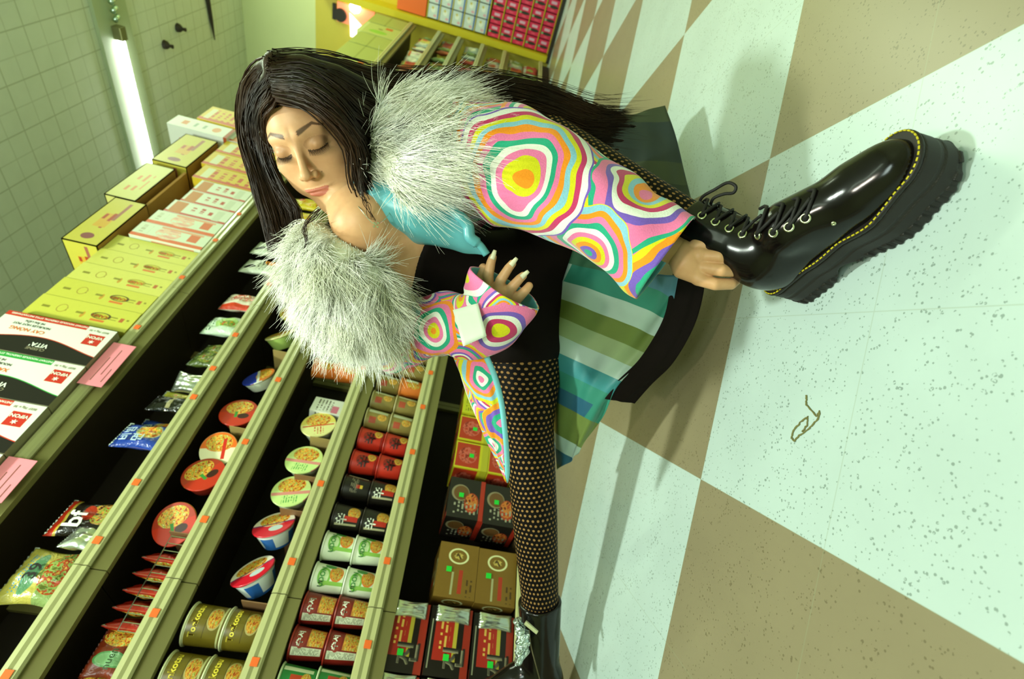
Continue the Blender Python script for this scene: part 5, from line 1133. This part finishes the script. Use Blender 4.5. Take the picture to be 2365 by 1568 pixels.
def addlocal(mb,name,m,smooth=True,par=None):   # geometry collected in world space -> boot local
    mb.v=[(np.asarray(v)-BO)@BRm for v in mb.v]; return mb.build(name,m,par or b1,smooth)
eyes=[(1621,498),(1652,513),(1684,528),(1715,541),(1750,543),(1786,537),(1822,524),(1860,504)]
holes=[]
hole_m=mat('eyelet_hole','050403',.9)
for q in eyes:
    P_=march(q,upper_fn,BRm,BO)
    if P_ is None: holes.append(None); continue
    n=BRm@lgrad(upper_fn,(P_-BO)@BRm); mb=MB(); ring(mb,P_+n*.0006,n,.0058,.0018); addlocal(mb,'eyelet',eyem)
    mb=MB(); mb.tube([P_-n*.001,P_+n*.0008],.0045,12); addlocal(mb,'eyelet_hole',hole_m); holes.append((P_,n))
P_=march((1925,516),upper_fn,BRm,BO)
if P_ is not None: n=BRm@lgrad(upper_fn,(P_-BO)@BRm); mb=MB(); ring(mb,P_,n,.002,.0014); addlocal(mb,'rivet',eyem)
# laces: from every eyelet over the tongue ridge
mb=MB(); tops=[]
for i,(q,h_) in enumerate(zip(eyes,holes)):
    if h_ is None: tops.append(None); continue
    pts=[h_[0]+h_[1]*.0012]; last=None
    for k in range(1,16):
        P_=march((q[0]+k*1.6,q[1]-k*4.2),upper_fn,BRm,BO)
        if P_ is None: break
        n=BRm@lgrad(upper_fn,(P_-BO)@BRm); pts.append(P_+n*.0022); last=(P_,n)
    if last is not None:
        for e_ in (.006,.013,.02): pts.append(last[0]+last[1]*.0030-CU*-.0+nrm(CF)*e_+CU*.002)
    mb.tube(pts,.0026,8); tops.append(pts[-4] if len(pts)>5 else pts[-1])
for i in range(len(eyes)-1):
    if holes[i] is None or tops[i+1] is None or holes[i+1] is None: continue
    q,q2=eyes[i],(eyes[i+1][0]+14,eyes[i+1][1]-44); pts=[]
    for t in np.linspace(0.05,1,12):
        P_=march((q[0]+(q2[0]-q[0])*t,q[1]+(q2[1]-q[1])*t),upper_fn,BRm,BO)
        if P_ is None: break
        n=BRm@lgrad(upper_fn,(P_-BO)@BRm); pts.append(P_+n*.0040)
    if len(pts)>3: mb.tube(pts,.0023,8)
addlocal(mb,'lace',lacem)
# bow loop and pull
mb=MB(); mb.tube(cr(ap([(1612,478,.86),(1622,455,.845),(1650,438,.83),(1680,422,.82),(1699,430,.815),(1694,445,.818),(1672,448,.825),(1648,458,.835),(1640,475,.845),(1632,487,.85)]),50),.0026,8); mb.tube(cr(ap([(1625,490,.84),(1650,480,.835),(1690,488,.83),(1720,505,.828)]),20),.0024,8); mb.tube(cr(ap([(1690,520,.80),(1686,535,.80),(1695,552,.80)]),12),.0012,6)
addlocal(mb,'lace_bow',lacem)
# boot of the stretched leg
kd2=nrm(RK-RA)
b2=copy_tree(b1,person)
for ch in list(b2.children):
    if ch.name.startswith(('lace_bow',)): bpy.data.objects.remove(ch)
uz=nrm(RK-RA); hor=nrm(np.array([-uz[0],-uz[1],0])); f2_=nrm(hor*.50+np.array([0,0,.866])); f2_=nrm(f2_-uz*(f2_@uz)*.8); s2_=nrm(np.cross(uz,f2_)); z2_=np.cross(f2_,s2_); BR2=np.stack([f2_,s2_,z2_],1); H2=RA-BR2@al
b2.location=H2-ORG; b2.rotation_euler=Matrix([[*r] for r in BR2.tolist()]).to_euler()
print('heel z',(H2)[2],(H2+BR2@np.array([0,0,.05]))[2])
kd2=nrm((RK-H2)@BR2-al); vu2,fu2=mesh_sdf(lambda q:upper_fn(q,kd2,.21,1.22),(-.16,-.16,.03),(.36,.16,.42),.0025)
m2_=bpy.data.meshes.new('boot'); m2_.from_pydata(vu2.tolist(),[],fu2.tolist()); m2_.materials.append(bup); m2_.polygons.foreach_set('use_smooth',np.ones(len(m2_.polygons),bool)); b2.data=m2_
for ch in list(b2.children):
    if ch.name.startswith(('lace','eyelet','rivet')): bpy.data.objects.remove(ch)
b2['label']='black boot with crinkled silver front at the lower edge'
mm=MB(); v,f,uv=bag_mesh(.05,.11,.03,77); v=np.array(v); Q=np.stack([nrm(CAMP-at(1200,1490,1.33)),CU,-CR],1)
fo=mat('crinkled_silver_leather','cfdcd8',.18,.9)
fo_=NB('crinkled_silver_leather',.2,.9); fo_.base('c8d8d4'); f_,_=fo_.noise(45,detail=3,dist=1.5); fo_.bump(f_,1.,.02)
def silver_fn(p): return chain(p,ap([(1196,1436,1.285),(1208,1470,1.275),(1206,1500,1.265),(1198,1530,1.25)]),[.010,.017,.016,.010])+.004*np.sin(p[:,0]*210+p[:,2]*140)*np.sin(p[:,1]*190+p[:,2]*90)
vq,fq=mesh_sdf(silver_fn,*bounds(ap([(1196,1436,1.285),(1198,1530,1.25)]),.04),.002)
o=wobj('silver_trim',vq,fq,fo_.mat,person,smooth=True)
mm=MB(); mm.tube(ap([(1213,1437,1.26),(1241,1461,1.25)]),[.006,.005],8); mm.v=[v-ORG for v in mm.v]; mm.build('zip_pull',mat('pale_zip_metal','dfe0b8',.3,.6),person)
mm=MB(); mm.tube(cr(ap([(1222,1455,1.27),(1226,1490,1.265),(1236,1530,1.25),(1248,1575,1.24)]),20),.0015,6); mm.v=[v-ORG for v in mm.v]; mm.build('boot_zip',mat('dull_zip_metal','5a5236',.4,.6),person)
